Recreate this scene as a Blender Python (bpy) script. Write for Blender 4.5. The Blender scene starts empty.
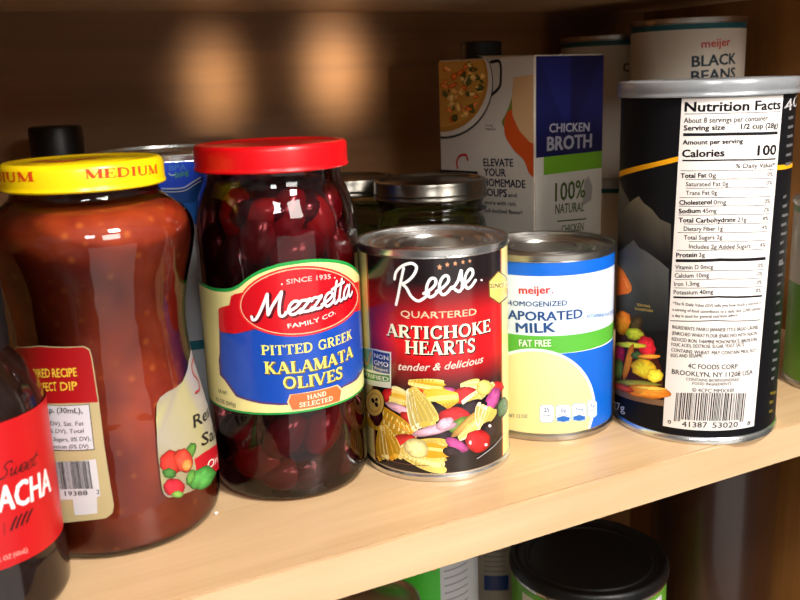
import bpy, bmesh, math, random
from mathutils import Vector, Matrix
random.seed(7)
MM = 0.001
scene = bpy.context.scene
COL = scene.collection
pi = math.pi

# ------------------------------------------------------------------ camera calibration (millimetres)
F_PX = 906.5; PITCH = math.radians(13.705); ROLL = math.radians(-2.067); YAW = math.radians(26.94)
CAM = Vector((0.0, -316.0, 190.2))
_fw = Vector((math.sin(YAW)*math.cos(PITCH), math.cos(YAW)*math.cos(PITCH), -math.sin(PITCH)))
_rt0 = Vector((math.cos(YAW), -math.sin(YAW), 0))
_up0 = _rt0.cross(_fw)
_rt = math.cos(ROLL)*_rt0 + math.sin(ROLL)*_up0
_up = -math.sin(ROLL)*_rt0 + math.cos(ROLL)*_up0
def ray(px, py):
    return (_fw*F_PX + _rt*(px-400) - _up*(py-300)).normalized()

# ------------------------------------------------------------------ colour / materials
def lin(c):
    return tuple(((x/255)/12.92 if x/255 <= .04045 else ((x/255+.055)/1.055)**2.4) for x in c)
def C4(c): return (*lin(c), 1.0)
MATS = {}
def new_mat(name):
    m = bpy.data.materials.new(name); m.use_nodes = True
    nt = m.node_tree; b = nt.nodes['Principled BSDF']
    return m, nt, b
def pmat(name, col, rough=.5, metal=0, spec=.5, coat=0, bump=0, bscale=400, sss=0, var=0, emit=None, trans=0, ior=1.45):
    if name in MATS: return MATS[name]
    m, nt, b = new_mat(name)
    b.inputs['Base Color'].default_value = C4(col); b.inputs['Roughness'].default_value = rough
    b.inputs['Metallic'].default_value = metal; b.inputs['Specular IOR Level'].default_value = spec
    b.inputs['Coat Weight'].default_value = coat; b.inputs['Coat Roughness'].default_value = .05
    b.inputs['Transmission Weight'].default_value = trans; b.inputs['IOR'].default_value = ior
    tc = nt.nodes.new('ShaderNodeTexCoord')
    if sss:
        b.inputs['Subsurface Weight'].default_value = sss
        b.inputs['Subsurface Radius'].default_value = (1, .3, .2); b.inputs['Subsurface Scale'].default_value = .004
    nz = nt.nodes.new('ShaderNodeTexNoise'); nz.inputs['Scale'].default_value = bscale; nz.inputs['Detail'].default_value = 4
    nt.links.new(tc.outputs['Object'], nz.inputs['Vector'])
    if bump:
        bp = nt.nodes.new('ShaderNodeBump'); bp.inputs['Strength'].default_value = bump; bp.inputs['Distance'].default_value = .001
        nt.links.new(nz.outputs['Fac'], bp.inputs['Height']); nt.links.new(bp.outputs['Normal'], b.inputs['Normal'])
    mx = nt.nodes.new('ShaderNodeMix'); mx.data_type = 'RGBA'
    mx.inputs['A'].default_value = C4(tuple(x*(1-var) for x in col)); mx.inputs['B'].default_value = C4(tuple(min(255, x*(1+var)) for x in col))
    nt.links.new(nz.outputs['Fac'], mx.inputs['Factor']); nt.links.new(mx.outputs['Result'], b.inputs['Base Color'])
    MATS[name] = m; return m
def wood(name, light, dark, rough=.35, coat=.2, axis='X', scale=1.0):
    m, nt, b = new_mat(name)
    tc = nt.nodes.new('ShaderNodeTexCoord'); mp = nt.nodes.new('ShaderNodeMapping')
    s = {'X': (2.0, 38, 38), 'Z': (38, 38, 2.0), 'Y': (38, 2, 38)}[axis]
    mp.inputs['Scale'].default_value = [q*scale for q in s]
    nt.links.new(tc.outputs['Object'], mp.inputs['Vector'])
    nz = nt.nodes.new('ShaderNodeTexNoise'); nz.inputs['Scale'].default_value = 1; nz.inputs['Detail'].default_value = 5; nz.inputs['Roughness'].default_value = .55; nz.inputs['Distortion'].default_value = .5
    nt.links.new(mp.outputs['Vector'], nz.inputs['Vector'])
    n2 = nt.nodes.new('ShaderNodeTexNoise'); n2.inputs['Scale'].default_value = 8; n2.inputs['Detail'].default_value = 3
    nt.links.new(mp.outputs['Vector'], n2.inputs['Vector'])
    n3 = nt.nodes.new('ShaderNodeTexNoise'); n3.inputs['Scale'].default_value = 9; n3.inputs['Detail'].default_value = 2
    nt.links.new(tc.outputs['Object'], n3.inputs['Vector'])
    r = nt.nodes.new('ShaderNodeValToRGB'); r.color_ramp.elements[0].position = .3; r.color_ramp.elements[1].position = .7
    r.color_ramp.elements[0].color = C4(dark); r.color_ramp.elements[1].color = C4(light)
    ad = nt.nodes.new('ShaderNodeMath'); ad.operation = 'MULTIPLY_ADD'; ad.inputs[1].default_value = .25
    nt.links.new(n2.outputs['Fac'], ad.inputs[0]); nt.links.new(nz.outputs['Fac'], ad.inputs[2])
    a2 = nt.nodes.new('ShaderNodeMath'); a2.operation = 'MULTIPLY_ADD'; a2.inputs[1].default_value = .35; 
    nt.links.new(n3.outputs['Fac'], a2.inputs[0]); nt.links.new(ad.outputs[0], a2.inputs[2])
    a3 = nt.nodes.new('ShaderNodeMath'); a3.operation = 'SUBTRACT'; a3.inputs[1].default_value = .3
    nt.links.new(a2.outputs[0], a3.inputs[0])
    nt.links.new(a3.outputs[0], r.inputs['Fac']); nt.links.new(r.outputs['Color'], b.inputs['Base Color'])
    b.inputs['Roughness'].default_value = rough; b.inputs['Coat Weight'].default_value = coat; b.inputs['Coat Roughness'].default_value = .28
    bp = nt.nodes.new('ShaderNodeBump'); bp.inputs['Strength'].default_value = .06; bp.inputs['Distance'].default_value = .0005
    nt.links.new(n2.outputs['Fac'], bp.inputs['Height']); nt.links.new(bp.outputs['Normal'], b.inputs['Normal'])
    return m
def glass(name, tint=(255, 255, 255), rough=.02, refl=1.0):
    m, nt, b = new_mat(name); nt.nodes.remove(b)
    out = nt.nodes['Material Output']
    tr = nt.nodes.new('ShaderNodeBsdfTransparent'); tr.inputs['Color'].default_value = C4(tint)
    gl = nt.nodes.new('ShaderNodeBsdfGlossy'); gl.inputs['Roughness'].default_value = rough; gl.inputs['Color'].default_value = (1, 1, 1, 1)
    fr = nt.nodes.new('ShaderNodeFresnel'); fr.inputs['IOR'].default_value = 1.5
    mu = nt.nodes.new('ShaderNodeMath'); mu.operation = 'MULTIPLY'; mu.inputs[1].default_value = refl
    nt.links.new(fr.outputs[0], mu.inputs[0])
    tc = nt.nodes.new('ShaderNodeTexCoord'); nz = nt.nodes.new('ShaderNodeTexNoise'); nz.inputs['Scale'].default_value = 45
    nt.links.new(tc.outputs['Object'], nz.inputs['Vector'])
    bp = nt.nodes.new('ShaderNodeBump'); bp.inputs['Strength'].default_value = .25; bp.inputs['Distance'].default_value = .002
    nt.links.new(nz.outputs['Fac'], bp.inputs['Height']); nt.links.new(bp.outputs['Normal'], gl.inputs['Normal'])
    mx = nt.nodes.new('ShaderNodeMixShader')
    nt.links.new(mu.outputs[0], mx.inputs[0]); nt.links.new(tr.outputs[0], mx.inputs[1]); nt.links.new(gl.outputs[0], mx.inputs[2])
    nt.links.new(mx.outputs[0], out.inputs['Surface'])
    return m
def print_mat(name, rough=.3, spec=.5, metal=0.0, coat=0.0):
    m, nt, b = new_mat(name)
    a = nt.nodes.new('ShaderNodeVertexColor'); a.layer_name = 'ink'
    nt.links.new(a.outputs['Color'], b.inputs['Base Color'])
    b.inputs['Roughness'].default_value = rough; b.inputs['Specular IOR Level'].default_value = spec
    b.inputs['Metallic'].default_value = metal; b.inputs['Coat Weight'].default_value = coat; b.inputs['Coat Roughness'].default_value = .08
    return m
M_PAPER = print_mat('printed_paper', .38, .4)
M_FOIL = print_mat('printed_gloss_paper', .26, .5, 0, .25)
M_MATTE = print_mat('printed_matte_paper', .5, .1)
M_CARD = print_mat('printed_carton', .5, .15)
M_STEEL = pmat('tin_steel', (222, 222, 220), .27, 1.0, var=.06, bump=.03, bscale=180)
M_STEEL_D = pmat('dull_tin_steel', (184, 180, 174), .3, 1.0, var=.08, bump=.03, bscale=160)
M_GOLD = pmat('gold_lacquer', (150, 128, 70), .33, 1.0, var=.08)
M_RED_LID = pmat('red_painted_lid', (196, 3, 14), .36, 0, .4, coat=.12, var=.03)
M_YEL_LID = pmat('yellow_painted_lid', (236, 200, 8), .3, 0, .5, coat=.2, var=.03)
M_RED_INK = pmat('red_lid_ink', (200, 50, 14), .4)
M_GLASS = glass('clear_glass', (248, 250, 248), .03, 1.0)
M_BRINE_GLASS = glass('brine_tinted_glass', (222, 158, 162), .03, .9)
M_BRINE = pmat('purple_brine', (44, 4, 8), .25, 0, .4, var=.3, bscale=60)
M_BLACK = pmat('black_plastic', (14, 13, 14), .38, 0, .4, var=.1)
M_PLID = pmat('silvery_plastic_lid', (150, 152, 155), .3, .35, .5, coat=.2, var=.03)
M_DKGLASS = pmat('dark_brown_glass', (26, 12, 8), .12, 0, .5, coat=.4, var=.1)

# ------------------------------------------------------------------ object helpers
def link(name, me, mat, parent=None, loc=None):
    o = bpy.data.objects.new(name, me); COL.objects.link(o)
    if mat is not None:
        for q in (mat if isinstance(mat, (list, tuple)) else [mat]): me.materials.append(q)
    if parent is not None: o.parent = parent
    if loc is not None: o.location = Vector(loc)*MM
    return o
def thing(name, label, cat, loc, group=None):
    o = bpy.data.objects.new(name, None); COL.objects.link(o)
    o.location = Vector(loc)*MM; o.empty_display_size = .01
    o['label'] = label; o['category'] = cat
    if group: o['group'] = group
    return o
def tag(o, label, cat, group=None):
    o['label'] = label; o['category'] = cat
    if group: o['group'] = group
    return o
def pyd(verts, faces, smooth=True, ang=35):
    me = bpy.data.meshes.new('m'); me.from_pydata([tuple(Vector(v)*MM) for v in verts], [], faces); me.validate()
    if smooth:
        me.polygons.foreach_set('use_smooth', [True]*len(me.polygons))
        me.set_sharp_from_angle(angle=math.radians(ang))
    me.update(); return me
def lathe(name, prof, mat, parent, seg=128, ang=35, matidx=None):
    """revolve (r,z) pairs about the local z axis"""
    verts = []; faces = []; rings = []
    for r, z in prof:
        if r < 1e-6: rings.append([len(verts)]); verts.append((0, 0, z))
        else:
            rings.append(list(range(len(verts), len(verts)+seg)))
            for k in range(seg):
                a = 2*pi*k/seg; verts.append((r*math.cos(a), r*math.sin(a), z))
    for A, B in zip(rings[:-1], rings[1:]):
        for k in range(seg):
            k2 = (k+1) % seg
            if len(A) == 1 and len(B) == 1: break
            if len(A) == 1: faces.append((A[0], B[k2], B[k]))
            elif len(B) == 1: faces.append((A[k], A[k2], B[0]))
            else: faces.append((A[k], A[k2], B[k2], B[k]))
    me = pyd(verts, faces, True, ang)
    return link(name, me, mat, parent)
def rounded(prof, n=4):
    """Catmull-Rom through (r,z) control pairs"""
    out = []
    P = [prof[0]]+list(prof)+[prof[-1]]
    for i in range(1, len(P)-2):
        p0, p1, p2, p3 = [Vector(q).to_2d() for q in P[i-1:i+3]]
        for k in range(n):
            t = k/n
            q = .5*((2*p1)+(-p0+p2)*t+(2*p0-5*p1+4*p2-p3)*t*t+(-p0+3*p1-3*p2+p3)*t**3)
            out.append((max(q.x, 0), q.y))
    out.append(prof[-1]); return out
def box(name, lo, hi, mat, parent=None, bev=.6):
    bm = bmesh.new(); bmesh.ops.create_cube(bm, size=1)
    for v in bm.verts:
        v.co = Vector([(lo[i]+hi[i])/2*MM + v.co[i]*(hi[i]-lo[i])*MM for i in range(3)])
    if bev: bmesh.ops.bevel(bm, geom=bm.edges[:], offset=bev*MM, segments=2, affect='EDGES')
    me = bpy.data.meshes.new(name); bm.to_mesh(me); bm.free()
    return link(name, me, mat, parent)

# ------------------------------------------------------------------ surfaces that carry print
def interp(prof, z):
    if z <= prof[0][0]: return prof[0][1]
    for (z0, r0), (z1, r1) in zip(prof[:-1], prof[1:]):
        if z <= z1: return r0+(r1-r0)*(z-z0)/(z1-z0+1e-9)
    return prof[-1][1]
class Cyl:
    """u = arc length from the direction facing -Y, v = height above the base"""
    def __init__(s, c, r, prof=None, du=2.0, dv=None):
        s.c = Vector(c); s.r = r; s.prof = prof; s.du = du; s.dv = dv
        s.a0 = math.atan2(CAM.y-c[1], CAM.x-c[0])
    def R(s, v): return interp(s.prof, v) if s.prof else s.r
    def hit(s, px, py):
        d = ray(px, py); o = CAM-s.c; R = s.r
        for _ in range(14):
            a = d.x**2+d.y**2; b = o.x*d.x+o.y*d.y; q = b*b-a*(o.x**2+o.y**2-R*R)
            t = (-b-math.sqrt(max(q, 0)))/a
            P = o+d*t; R2 = s.R(P.z)
            R += (R2-R)*.6
        th = math.atan2(P.y, P.x)-s.a0
        th = (th+pi) % (2*pi)-pi
        return th*s.r, P.z
    def map(s, u, v, off):
        th = u/s.r+s.a0; R = s.R(v)+off
        return (R*math.cos(th), R*math.sin(th), v)
class Plane:
    def __init__(s, o, ex, c):
        s.o = Vector(o); s.ex = Vector(ex).normalized(); s.ez = Vector((0, 0, 1)); s.n = s.ex.cross(s.ez).normalized()
        s.c = Vector(c); s.du = None; s.dv = None
        if s.n.dot(CAM-s.o) < 0: s.n = -s.n
    def hit(s, px, py):
        d = ray(px, py); t = (s.o-CAM).dot(s.n)/d.dot(s.n); P = CAM+d*t-s.o
        return P.dot(s.ex), P.z
    def map(s, u, v, off):
        return tuple(s.o+s.ex*u+s.ez*v+s.n*off-s.c)

# serif capitals as strokes: ('l',x0,y0,x1,y1,w) bars, ('s',x,y,len) serif, ('a',pts,w) curves
def V(x, w=.19): return [('l', x, 0, x, 1, w), ('s', x, 0, .34), ('s', x, 1, .34)]
SERIF = {
 'I': (.42, V(.21)),
 'M': (1.02, [('l', .15, 0, .15, 1, .07), ('l', .15, 1, .5, .04, .2), ('l', .5, .04, .85, 1, .07), ('l', .85, 0, .85, 1, .19), ('s', .15, 0, .26), ('s', .85, 0, .34), ('s', .1, 1, .2), ('s', .88, 1, .28)]),
 'E': (.72, V(.2)+[('l', .2, .965, .62, .965, .07), ('l', .2, .51, .5, .51, .07), ('l', .2, .035, .66, .035, .07), ('l', .62, 1, .62, .76, .06), ('l', .5, .63, .5, .39, .06), ('l', .66, 0, .66, .26, .06)]),
 'F': (.68, V(.2)+[('l', .2, .965, .62, .965, .07), ('l', .2, .51, .5, .51, .07), ('l', .62, 1, .62, .76, .06), ('l', .5, .63, .5, .39, .06)]),
 'D': (.9, V(.2)+[('a', [(.2, .96), (.42, .95), (.66, .82), (.75, .5), (.66, .18), (.42, .05), (.2, .04)], .13)]),
 'U': (.92, [('a', [(.2, 1), (.2, .35), (.27, .1), (.46, .03), (.66, .1), (.73, .35), (.73, 1)], .13), ('l', .2, 1, .2, .3, .19), ('s', .2, 1, .34), ('s', .73, 1, .26)]),
 'P': (.74, V(.2)+[('a', [(.2, .96), (.45, .96), (.62, .86), (.64, .7), (.6, .56), (.42, .47), (.2, .47)], .12)]),
 'R': (.84, V(.2)+[('a', [(.2, .96), (.45, .96), (.62, .86), (.64, .73), (.6, .58), (.42, .5), (.2, .5)], .12), ('l', .4, .5, .7, .02, .18), ('s', .74, .0, .24)]),
 'T': (.8, [('l', .4, 0, .4, 1, .19), ('s', .4, 0, .34), ('l', .06, .965, .74, .965, .07), ('l', .08, 1, .08, .74, .06), ('l', .72, 1, .72, .74, .06)]),
 'G': (.88, [('a', [(.7, .78), (.6, .92), (.44, .96), (.22, .84), (.13, .5), (.22, .16), (.44, .04), (.62, .08), (.7, .18)], .13), ('l', .7, .04, .7, .42, .18), ('s', .7, .43, .3), ('l', .72, .98, .72, .7, .06)]),
 'K': (.84, V(.2)+[('l', .24, .42, .66, .98, .07), ('l', .36, .58, .7, .02, .18), ('s', .66, 1, .26), ('s', .72, 0, .28)]),
 'A': (.9, [('l', .12, 0, .43, .98, .07), ('l', .43, 1, .76, 0, .2), ('l', .22, .32, .64, .32, .07), ('s', .12, 0, .26), ('s', .76, 0, .3)]),
 'L': (.7, V(.2)+[('l', .2, .035, .64, .035, .07), ('l', .64, 0, .64, .3, .06)]),
 'O': (.92, [('a', [(.46, .96), (.24, .86), (.13, .5), (.24, .14), (.46, .04), (.68, .14), (.79, .5), (.68, .86), (.46, .96)], .14)]),
 'Q': (.92, [('a', [(.46, .96), (.24, .86), (.13, .5), (.24, .14), (.46, .04), (.68, .14), (.79, .5), (.68, .86), (.46, .96)], .14), ('l', .5, .2, .8, -.1, .12)]),
 'V': (.86, [('l', .1, 1, .43, .0, .19), ('l', .43, 0, .76, 1, .07), ('s', .1, 1, .32), ('s', .76, 1, .26)]),
 'S': (.64, [('a', [(.53, .8), (.42, .95), (.25, .95), (.14, .8), (.18, .62), (.42, .44), (.52, .27), (.46, .08), (.28, .03), (.14, .1), (.1, .24)], .13), ('l', .54, .98, .54, .72, .06), ('l', .09, .02, .09, .28, .06)]),
 'C': (.82, [('a', [(.7, .74), (.6, .92), (.44, .96), (.22, .84), (.13, .5), (.22, .16), (.44, .04), (.62, .1), (.72, .26)], .14), ('l', .71, .98, .71, .7, .06)]),
 'H': (.96, V(.2)+[('l', .76, 0, .76, 1, .19), ('s', .76, 0, .34), ('s', .76, 1, .34), ('l', .2, .5, .76, .5, .07)]),
 'N': (.94, [('l', .17, 0, .17, 1, .07), ('l', .17, 1, .76, 0, .2), ('l', .76, 0, .76, 1, .07), ('s', .17, 0, .26), ('s', .76, 1, .26), ('s', .12, 1, .2)]),
 '1': (.5, V(.25)), ' ': (.42, []),
}
# joined-up script letters as single strokes, x-height .5
_e = [(-.1, .13), (.12, .22), (.27, .36), (.25, .5), (.13, .53), (.02, .4), (-.01, .18), (.08, .01), (.22, .02), (.38, .16)]
SCRIPT = {
 'M': [[(-.1, .12), (-.06, -.02), (.06, .04), (.2, .45), (.34, 1.0)], [(.34, 1.0), (.36, .6), (.4, .12)], [(.4, .12), (.52, .5), (.76, 1.02)], [(.76, 1.02), (.72, .5), (.74, .1), (.84, .0), (.98, .14)]],
 'R': [[(.24, .95), (.14, .55), (.05, .15), (-.02, -.1)], [(-.08, .66), (-.02, .86), (.2, 1.02), (.5, 1.06), (.66, .92), (.56, .7), (.34, .54), (.18, .5)], [(.18, .5), (.34, .36), (.5, .1), (.72, -.06), (.92, .0), (1.06, .12)]],
 'e': [_e],
 'z': [[(-.04, .4), (.0, .48), (.06, .5), (.2, .48), (.3, .5), (.24, .4), (.06, .12), (-.02, .01), (.06, .03), (.2, .02), (.3, .02), (.37, .12)]],
 't': [[(.1, .9), (.04, .45), (.02, .12), (.1, .0), (.24, .12)]],
 'a': [[(.26, .44), (.14, .52), (.0, .3), (.0, .08), (.1, .01), (.22, .2), (.3, .5)], [(.3, .5), (.26, .14), (.34, .0), (.48, .12)]],
 's': [[(-.06, .12), (.1, .3), (.2, .58), (.22, .34), (.26, .12), (.16, -.02), (.02, .06)], [(.24, .04), (.36, .14)]],
 'S': [[(.5, .85), (.4, 1.0), (.2, .92), (.16, .7), (.34, .45), (.36, .15), (.16, -.02), (-.04, .1)]],
 'w': [[(-.05, .4), (.02, .5), (.03, .1), (.12, .0), (.22, .3), (.24, .5)], [(.24, .5), (.24, .1), (.34, .0), (.44, .3), (.46, .5)]],
}
def catmull(pts, n=7):
    P = [Vector(q) for q in pts]
    if len(P) < 3: return P
    P = [2*P[0]-P[1]]+P+[2*P[-1]-P[-2]]; out = []
    for i in range(1, len(P)-2):
        p0, p1, p2, p3 = P[i-1:i+3]
        for k in range(n):
            t = k/n
            out.append(.5*((2*p1)+(-p0+p2)*t+(2*p0-5*p1+4*p2-p3)*t*t+(-p0+3*p1-3*p2+p3)*t**3))
    out.append(P[-2]); return out

_glyphs = {}
def text_geo(s, bold, shear, cond):
    cu = bpy.data.curves.new('t', 'FONT'); cu.body = s; cu.size = 1; cu.offset = bold; cu.shear = shear
    cu.resolution_u = 2; cu.fill_mode = 'FRONT'
    o = bpy.data.objects.new('t', cu)
    COL.objects.link(o); dg = bpy.context.evaluated_depsgraph_get(); dg.update()
    me = bpy.data.meshes.new_from_object(o.evaluated_get(dg))
    vs = [(v.co.x, v.co.y) for v in me.vertices]; fs = [tuple(p.vertices) for p in me.polygons]
    bpy.data.objects.remove(o); bpy.data.curves.remove(cu); bpy.data.meshes.remove(me)
    x0 = min(v[0] for v in vs); x1 = max(v[0] for v in vs)
    return [((x-x0)/(x1-x0), y/.729) for x, y in vs], fs

class Art:
    """collects print for one surface and links it as ONE mesh"""
    def __init__(s, surf, step=.05):
        s.sf = surf; s.v = []; s.f = []; s.c = []; s.layer = 0; s.step = step; s.base = .12
    def raw(s, verts2, faces, cols, slice_=True, layer=None):
        """verts2 in (u,v); cols = single colour or per-vertex list (sRGB)"""
        L = (s.layer if layer is None else layer)*s.step+s.base
        single = not isinstance(cols, list)
        if slice_ and s.sf.du:
            bm = bmesh.new()
            cl = None if single else bm.verts.layers.float_vector.new('c')
            vs = [bm.verts.new((a, b, 0)) for a, b in verts2]
            if not single:
                for q, c in zip(vs, cols): q[cl] = Vector(c)
            for f in faces:
                try: bm.faces.new([vs[i] for i in f])
                except ValueError: pass
            for axis, st in ((0, s.sf.du), (1, s.sf.dv)):
                if not st: continue
                lo = min(v[axis] for v in verts2); hi = max(v[axis] for v in verts2)
                k = math.ceil(lo/st+.02)
                while k*st < hi-.01*st:
                    co = [0, 0, 0]; no = [0, 0, 0]; co[axis] = k*st; no[axis] = 1
                    bmesh.ops.bisect_plane(bm, geom=bm.verts[:]+bm.edges[:]+bm.faces[:], dist=1e-5, plane_co=co, plane_no=no)
                    k += 1
            bm.verts.index_update()
            verts2 = [(v.co.x, v.co.y) for v in bm.verts]
            if not single: cols = [tuple(round(max(0, q), 1) for q in v[cl]) for v in bm.verts]
            faces = [tuple(v.index for v in f.verts) for f in bm.faces]
            bm.free()
        n = len(s.v)
        for i, (a, b) in enumerate(verts2): s.v.append(s.sf.map(a, b, L))
        for f in faces:
            # keep faces pointing outwards
            ar = sum(verts2[f[i]][0]*verts2[f[(i+1) % len(f)]][1]-verts2[f[(i+1) % len(f)]][0]*verts2[f[i]][1] for i in range(len(f)))
            g = f if ar > 0 else tuple(reversed(f))
            s.f.append(tuple(n+i for i in g)); s.c.append([cols if single else cols[i] for i in g])
    def uv(s, pts): return [s.sf.hit(*q) for q in pts]
    def polyuv(s, uv, col, layer=None):
        bm = bmesh.new(); vs = [bm.verts.new((a, b, 0)) for a, b in uv]
        es = [bm.edges.new((vs[i], vs[(i+1) % len(vs)])) for i in range(len(vs))]
        bmesh.ops.triangle_fill(bm, use_beauty=True, use_dissolve=False, edges=es, normal=(0, 0, 1))
        bm.verts.index_update()
        v2 = [(v.co.x, v.co.y) for v in bm.verts]; fs = [tuple(v.index for v in f.verts) for f in bm.faces]; bm.free()
        cols = [col(a, b) for a, b in v2] if callable(col) else col
        s.raw(v2, fs, cols, layer=layer)
    def poly(s, pts, col, layer=None, smooth=False):
        uv = s.uv(pts)
        if smooth:
            P = catmull([*uv[-1:], *uv, *uv[:2]], 5); uv = [(q[0], q[1]) for q in P[5:-6]]
        s.polyuv(uv, col, layer)
    def ell(s, cx, cy, rx, ry, rot, col, layer=None, n=40, inner=None):
        a = math.radians(rot); pts = []
        for k in range(n):
            t = 2*pi*k/n; x, y = rx*math.cos(t), ry*math.sin(t)
            pts.append((cx+x*math.cos(a)-y*math.sin(a), cy+x*math.sin(a)+y*math.cos(a)))
        s.poly(pts, col, layer)
    def blob(s, cx, cy, rx, ry, rot, col, hi=None, lo=None, wob=.12, layer=None, seed=None):
        """shaded printed shape: bright centre, darker rim"""
        rnd = random.Random(seed if seed is not None else cx*13+cy*7)
        a = math.radians(rot); n = 18
        hi = hi or tuple(min(255, x*1.15+18) for x in col); lo = lo or tuple(x*.62 for x in col)
        ph = [1+wob*rnd.uniform(-1, 1) for _ in range(n)]
        pts = []; cols = []
        for m, c in ((.45, None), (.85, None), (1.0, None)):
            for k in range(n):
                t = 2*pi*k/n; x, y = rx*m*ph[k]*math.cos(t), ry*m*ph[k]*math.sin(t)
                pts.append((cx+x*math.cos(a)-y*math.sin(a), cy+x*math.sin(a)+y*math.cos(a)))
                j = rnd.uniform(.85, 1.12)
                cc = {.45: hi, .85: col, 1.0: lo}[m]
                cols.append(tuple(min(255, q*j) for q in cc))
        pts.append((cx-rx*.1, cy-ry*.1)); cols.append(hi)
        uv = s.uv(pts); fs = []
        for r in range(2):
            for k in range(n): fs.append((r*n+k, r*n+(k+1) % n, (r+1)*n+(k+1) % n, (r+1)*n+k))
        for k in range(n): fs.append((3*n, (k+1) % n, k))
        s.raw(uv, fs, cols, slice_=True, layer=layer)
    def grid(s, u0, u1, v0, v1, nu, nv, fn, layer=None):
        vs = []; cols = []; fs = []
        for j in range(nv+1):
            for i in range(nu+1):
                a, b = u0+(u1-u0)*i/nu, v0+(v1-v0)*j/nv; vs.append((a, b)); cols.append(fn(a, b))
        for j in range(nv):
            for i in range(nu):
                k = j*(nu+1)+i; fs.append((k, k+1, k+nu+2, k+nu+1))
        s.raw(vs, fs, cols, slice_=False, layer=layer)
    def frame(s, x0, y0, x1, y1, h):
        A = Vector(s.sf.hit(x0, y0)); B = Vector(s.sf.hit(x1, y1))
        xm, ym = (x0+x1)/2, (y0+y1)/2
        a = s.sf.hit(xm, ym); b = s.sf.hit(xm, ym-h); H = abs(b[1]-a[1])
        d = B-A; W = d.length; ex = d/W; ey = Vector((-ex.y, ex.x)) if ex.x > 0 else Vector((ex.y, -ex.x))
        ey = Vector((ey.x*.0, 1)) if s.up else ey
        return A, ex, ey, W, H
    up = False
    def text(s, t, x0, y0, x1, y1, h, col, bold=0, shear=0, layer=None, sl=True, sh=None, bend=0):
        vs, fs = text_geo(t, 0, shear, 1)
        A, ex, ey, W, H = s.frame(x0, y0, x1, y1, h)
        bold = max(bold, .018); B = bold*H*1.0
        offs = [(0, 0)] if bold < .005 else ([(-B, 0), (B, 0)] if H < 2.2 else [(-B, -B*.6), (B, -B*.6), (-B, B*.6), (B, B*.6), (0, 0)])
        def put(dx, dy, c, ly):
            for ox, oy in offs: put1(dx+ox, dy+oy, c, ly)
        def put1(dx, dy, c, ly):
            uv = []
            for x, y in vs:
                yy = y*H+bend*H*4*x*(1-x)
                q = A+ex*(x*W+dx)+ey*(yy+dy); uv.append((q.x, q.y))
            s.raw(uv, fs, c, slice_=sl and H > 2.2, layer=ly)
        L = s.layer if layer is None else layer
        if sh: put(sh[0]*H, sh[1]*H, sh[2], L-.5)
        put(0, 0, col, L)
    def serif(s, t, x0, y0, x1, y1, h, col, layer=None, sh=None, bend=0, fat=1.0):
        A, ex, ey, W, H = s.frame(x0, y0, x1, y1, h)
        total = sum(SERIF[c][0] for c in t); k = W/total
        L = s.layer if layer is None else layer
        def put(dx, dy, colr, L, grow):
            xo = 0
            for ch in t:
                adv, parts = SERIF[ch]
                for p in parts:
                    if p[0] == 'l': rb = [Vector((p[1], p[2])), Vector((p[3], p[4]))]; w = p[5]
                    elif p[0] == 's': rb = [Vector((p[1]-p[3]/2, min(max(p[2], .03), .97))), Vector((p[1]+p[3]/2, min(max(p[2], .03), .97)))]; w = .06
                    else: rb = [Vector(q) for q in catmull(p[1], 4)]; w = p[2]
                    w = w*fat+grow
                    Lf = []; Rt = []
                    for i, q in enumerate(rb):
                        tg = (rb[min(i+1, len(rb)-1)]-rb[max(i-1, 0)]).normalized(); nn = Vector((-tg.y, tg.x))*w/2
                        Lf.append(q+nn); Rt.append(q-nn)
                    P = Lf+Rt; n = len(rb); uv = []
                    for q in P:
                        X = (xo+q.x)*k; yy = q.y*H+bend*H*4*(X/W)*(1-X/W)
                        g = A+ex*(X+dx)+ey*(yy+dy); uv.append((g.x, g.y))
                    s.raw(uv, [(i, n+i, n+i+1, i+1) for i in range(n-1)], colr, slice_=H > 2.2, layer=L)
                xo += adv
        if sh: put(sh[0]*H, sh[1]*H, sh[2], L-.5, .1)
        put(0, 0, col, L, 0)
    def stroke_uv(s, P, w, col, layer=None):
        P = [Vector(q) for q in P]; Lf = []; Rt = []
        for i, q in enumerate(P):
            tg = P[min(i+1, len(P)-1)]-P[max(i-1, 0)]
            tg = tg.normalized() if tg.length > 1e-9 else Vector((1, 0)); nn = Vector((-tg.y, tg.x))*w/2
            Lf.append(q+nn); Rt.append(q-nn)
        n = len(P); vs = [(q.x, q.y) for q in Lf+Rt]; fs = [(i, n+i, n+i+1, i+1) for i in range(n-1)]
        for e in (0, n-1):
            c = P[e]; b = len(vs)
            for k in range(10): vs.append((c.x+w/2*math.cos(2*pi*k/10), c.y+w/2*math.sin(2*pi*k/10)))
            fs.append(tuple(range(b, b+10)))
        s.raw(vs, fs, col, slice_=False, layer=layer)
    def stroke(s, pts, w, col, layer=None, n=7):
        """px polyline; w in px"""
        uv = s.uv(pts); a = s.sf.hit(*pts[len(pts)//2]); b = s.sf.hit(pts[len(pts)//2][0], pts[len(pts)//2][1]-5)
        s.stroke_uv(catmull(uv, n) if n else [Vector(q) for q in uv], w*abs(b[1]-a[1])/5, col, layer)
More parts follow.
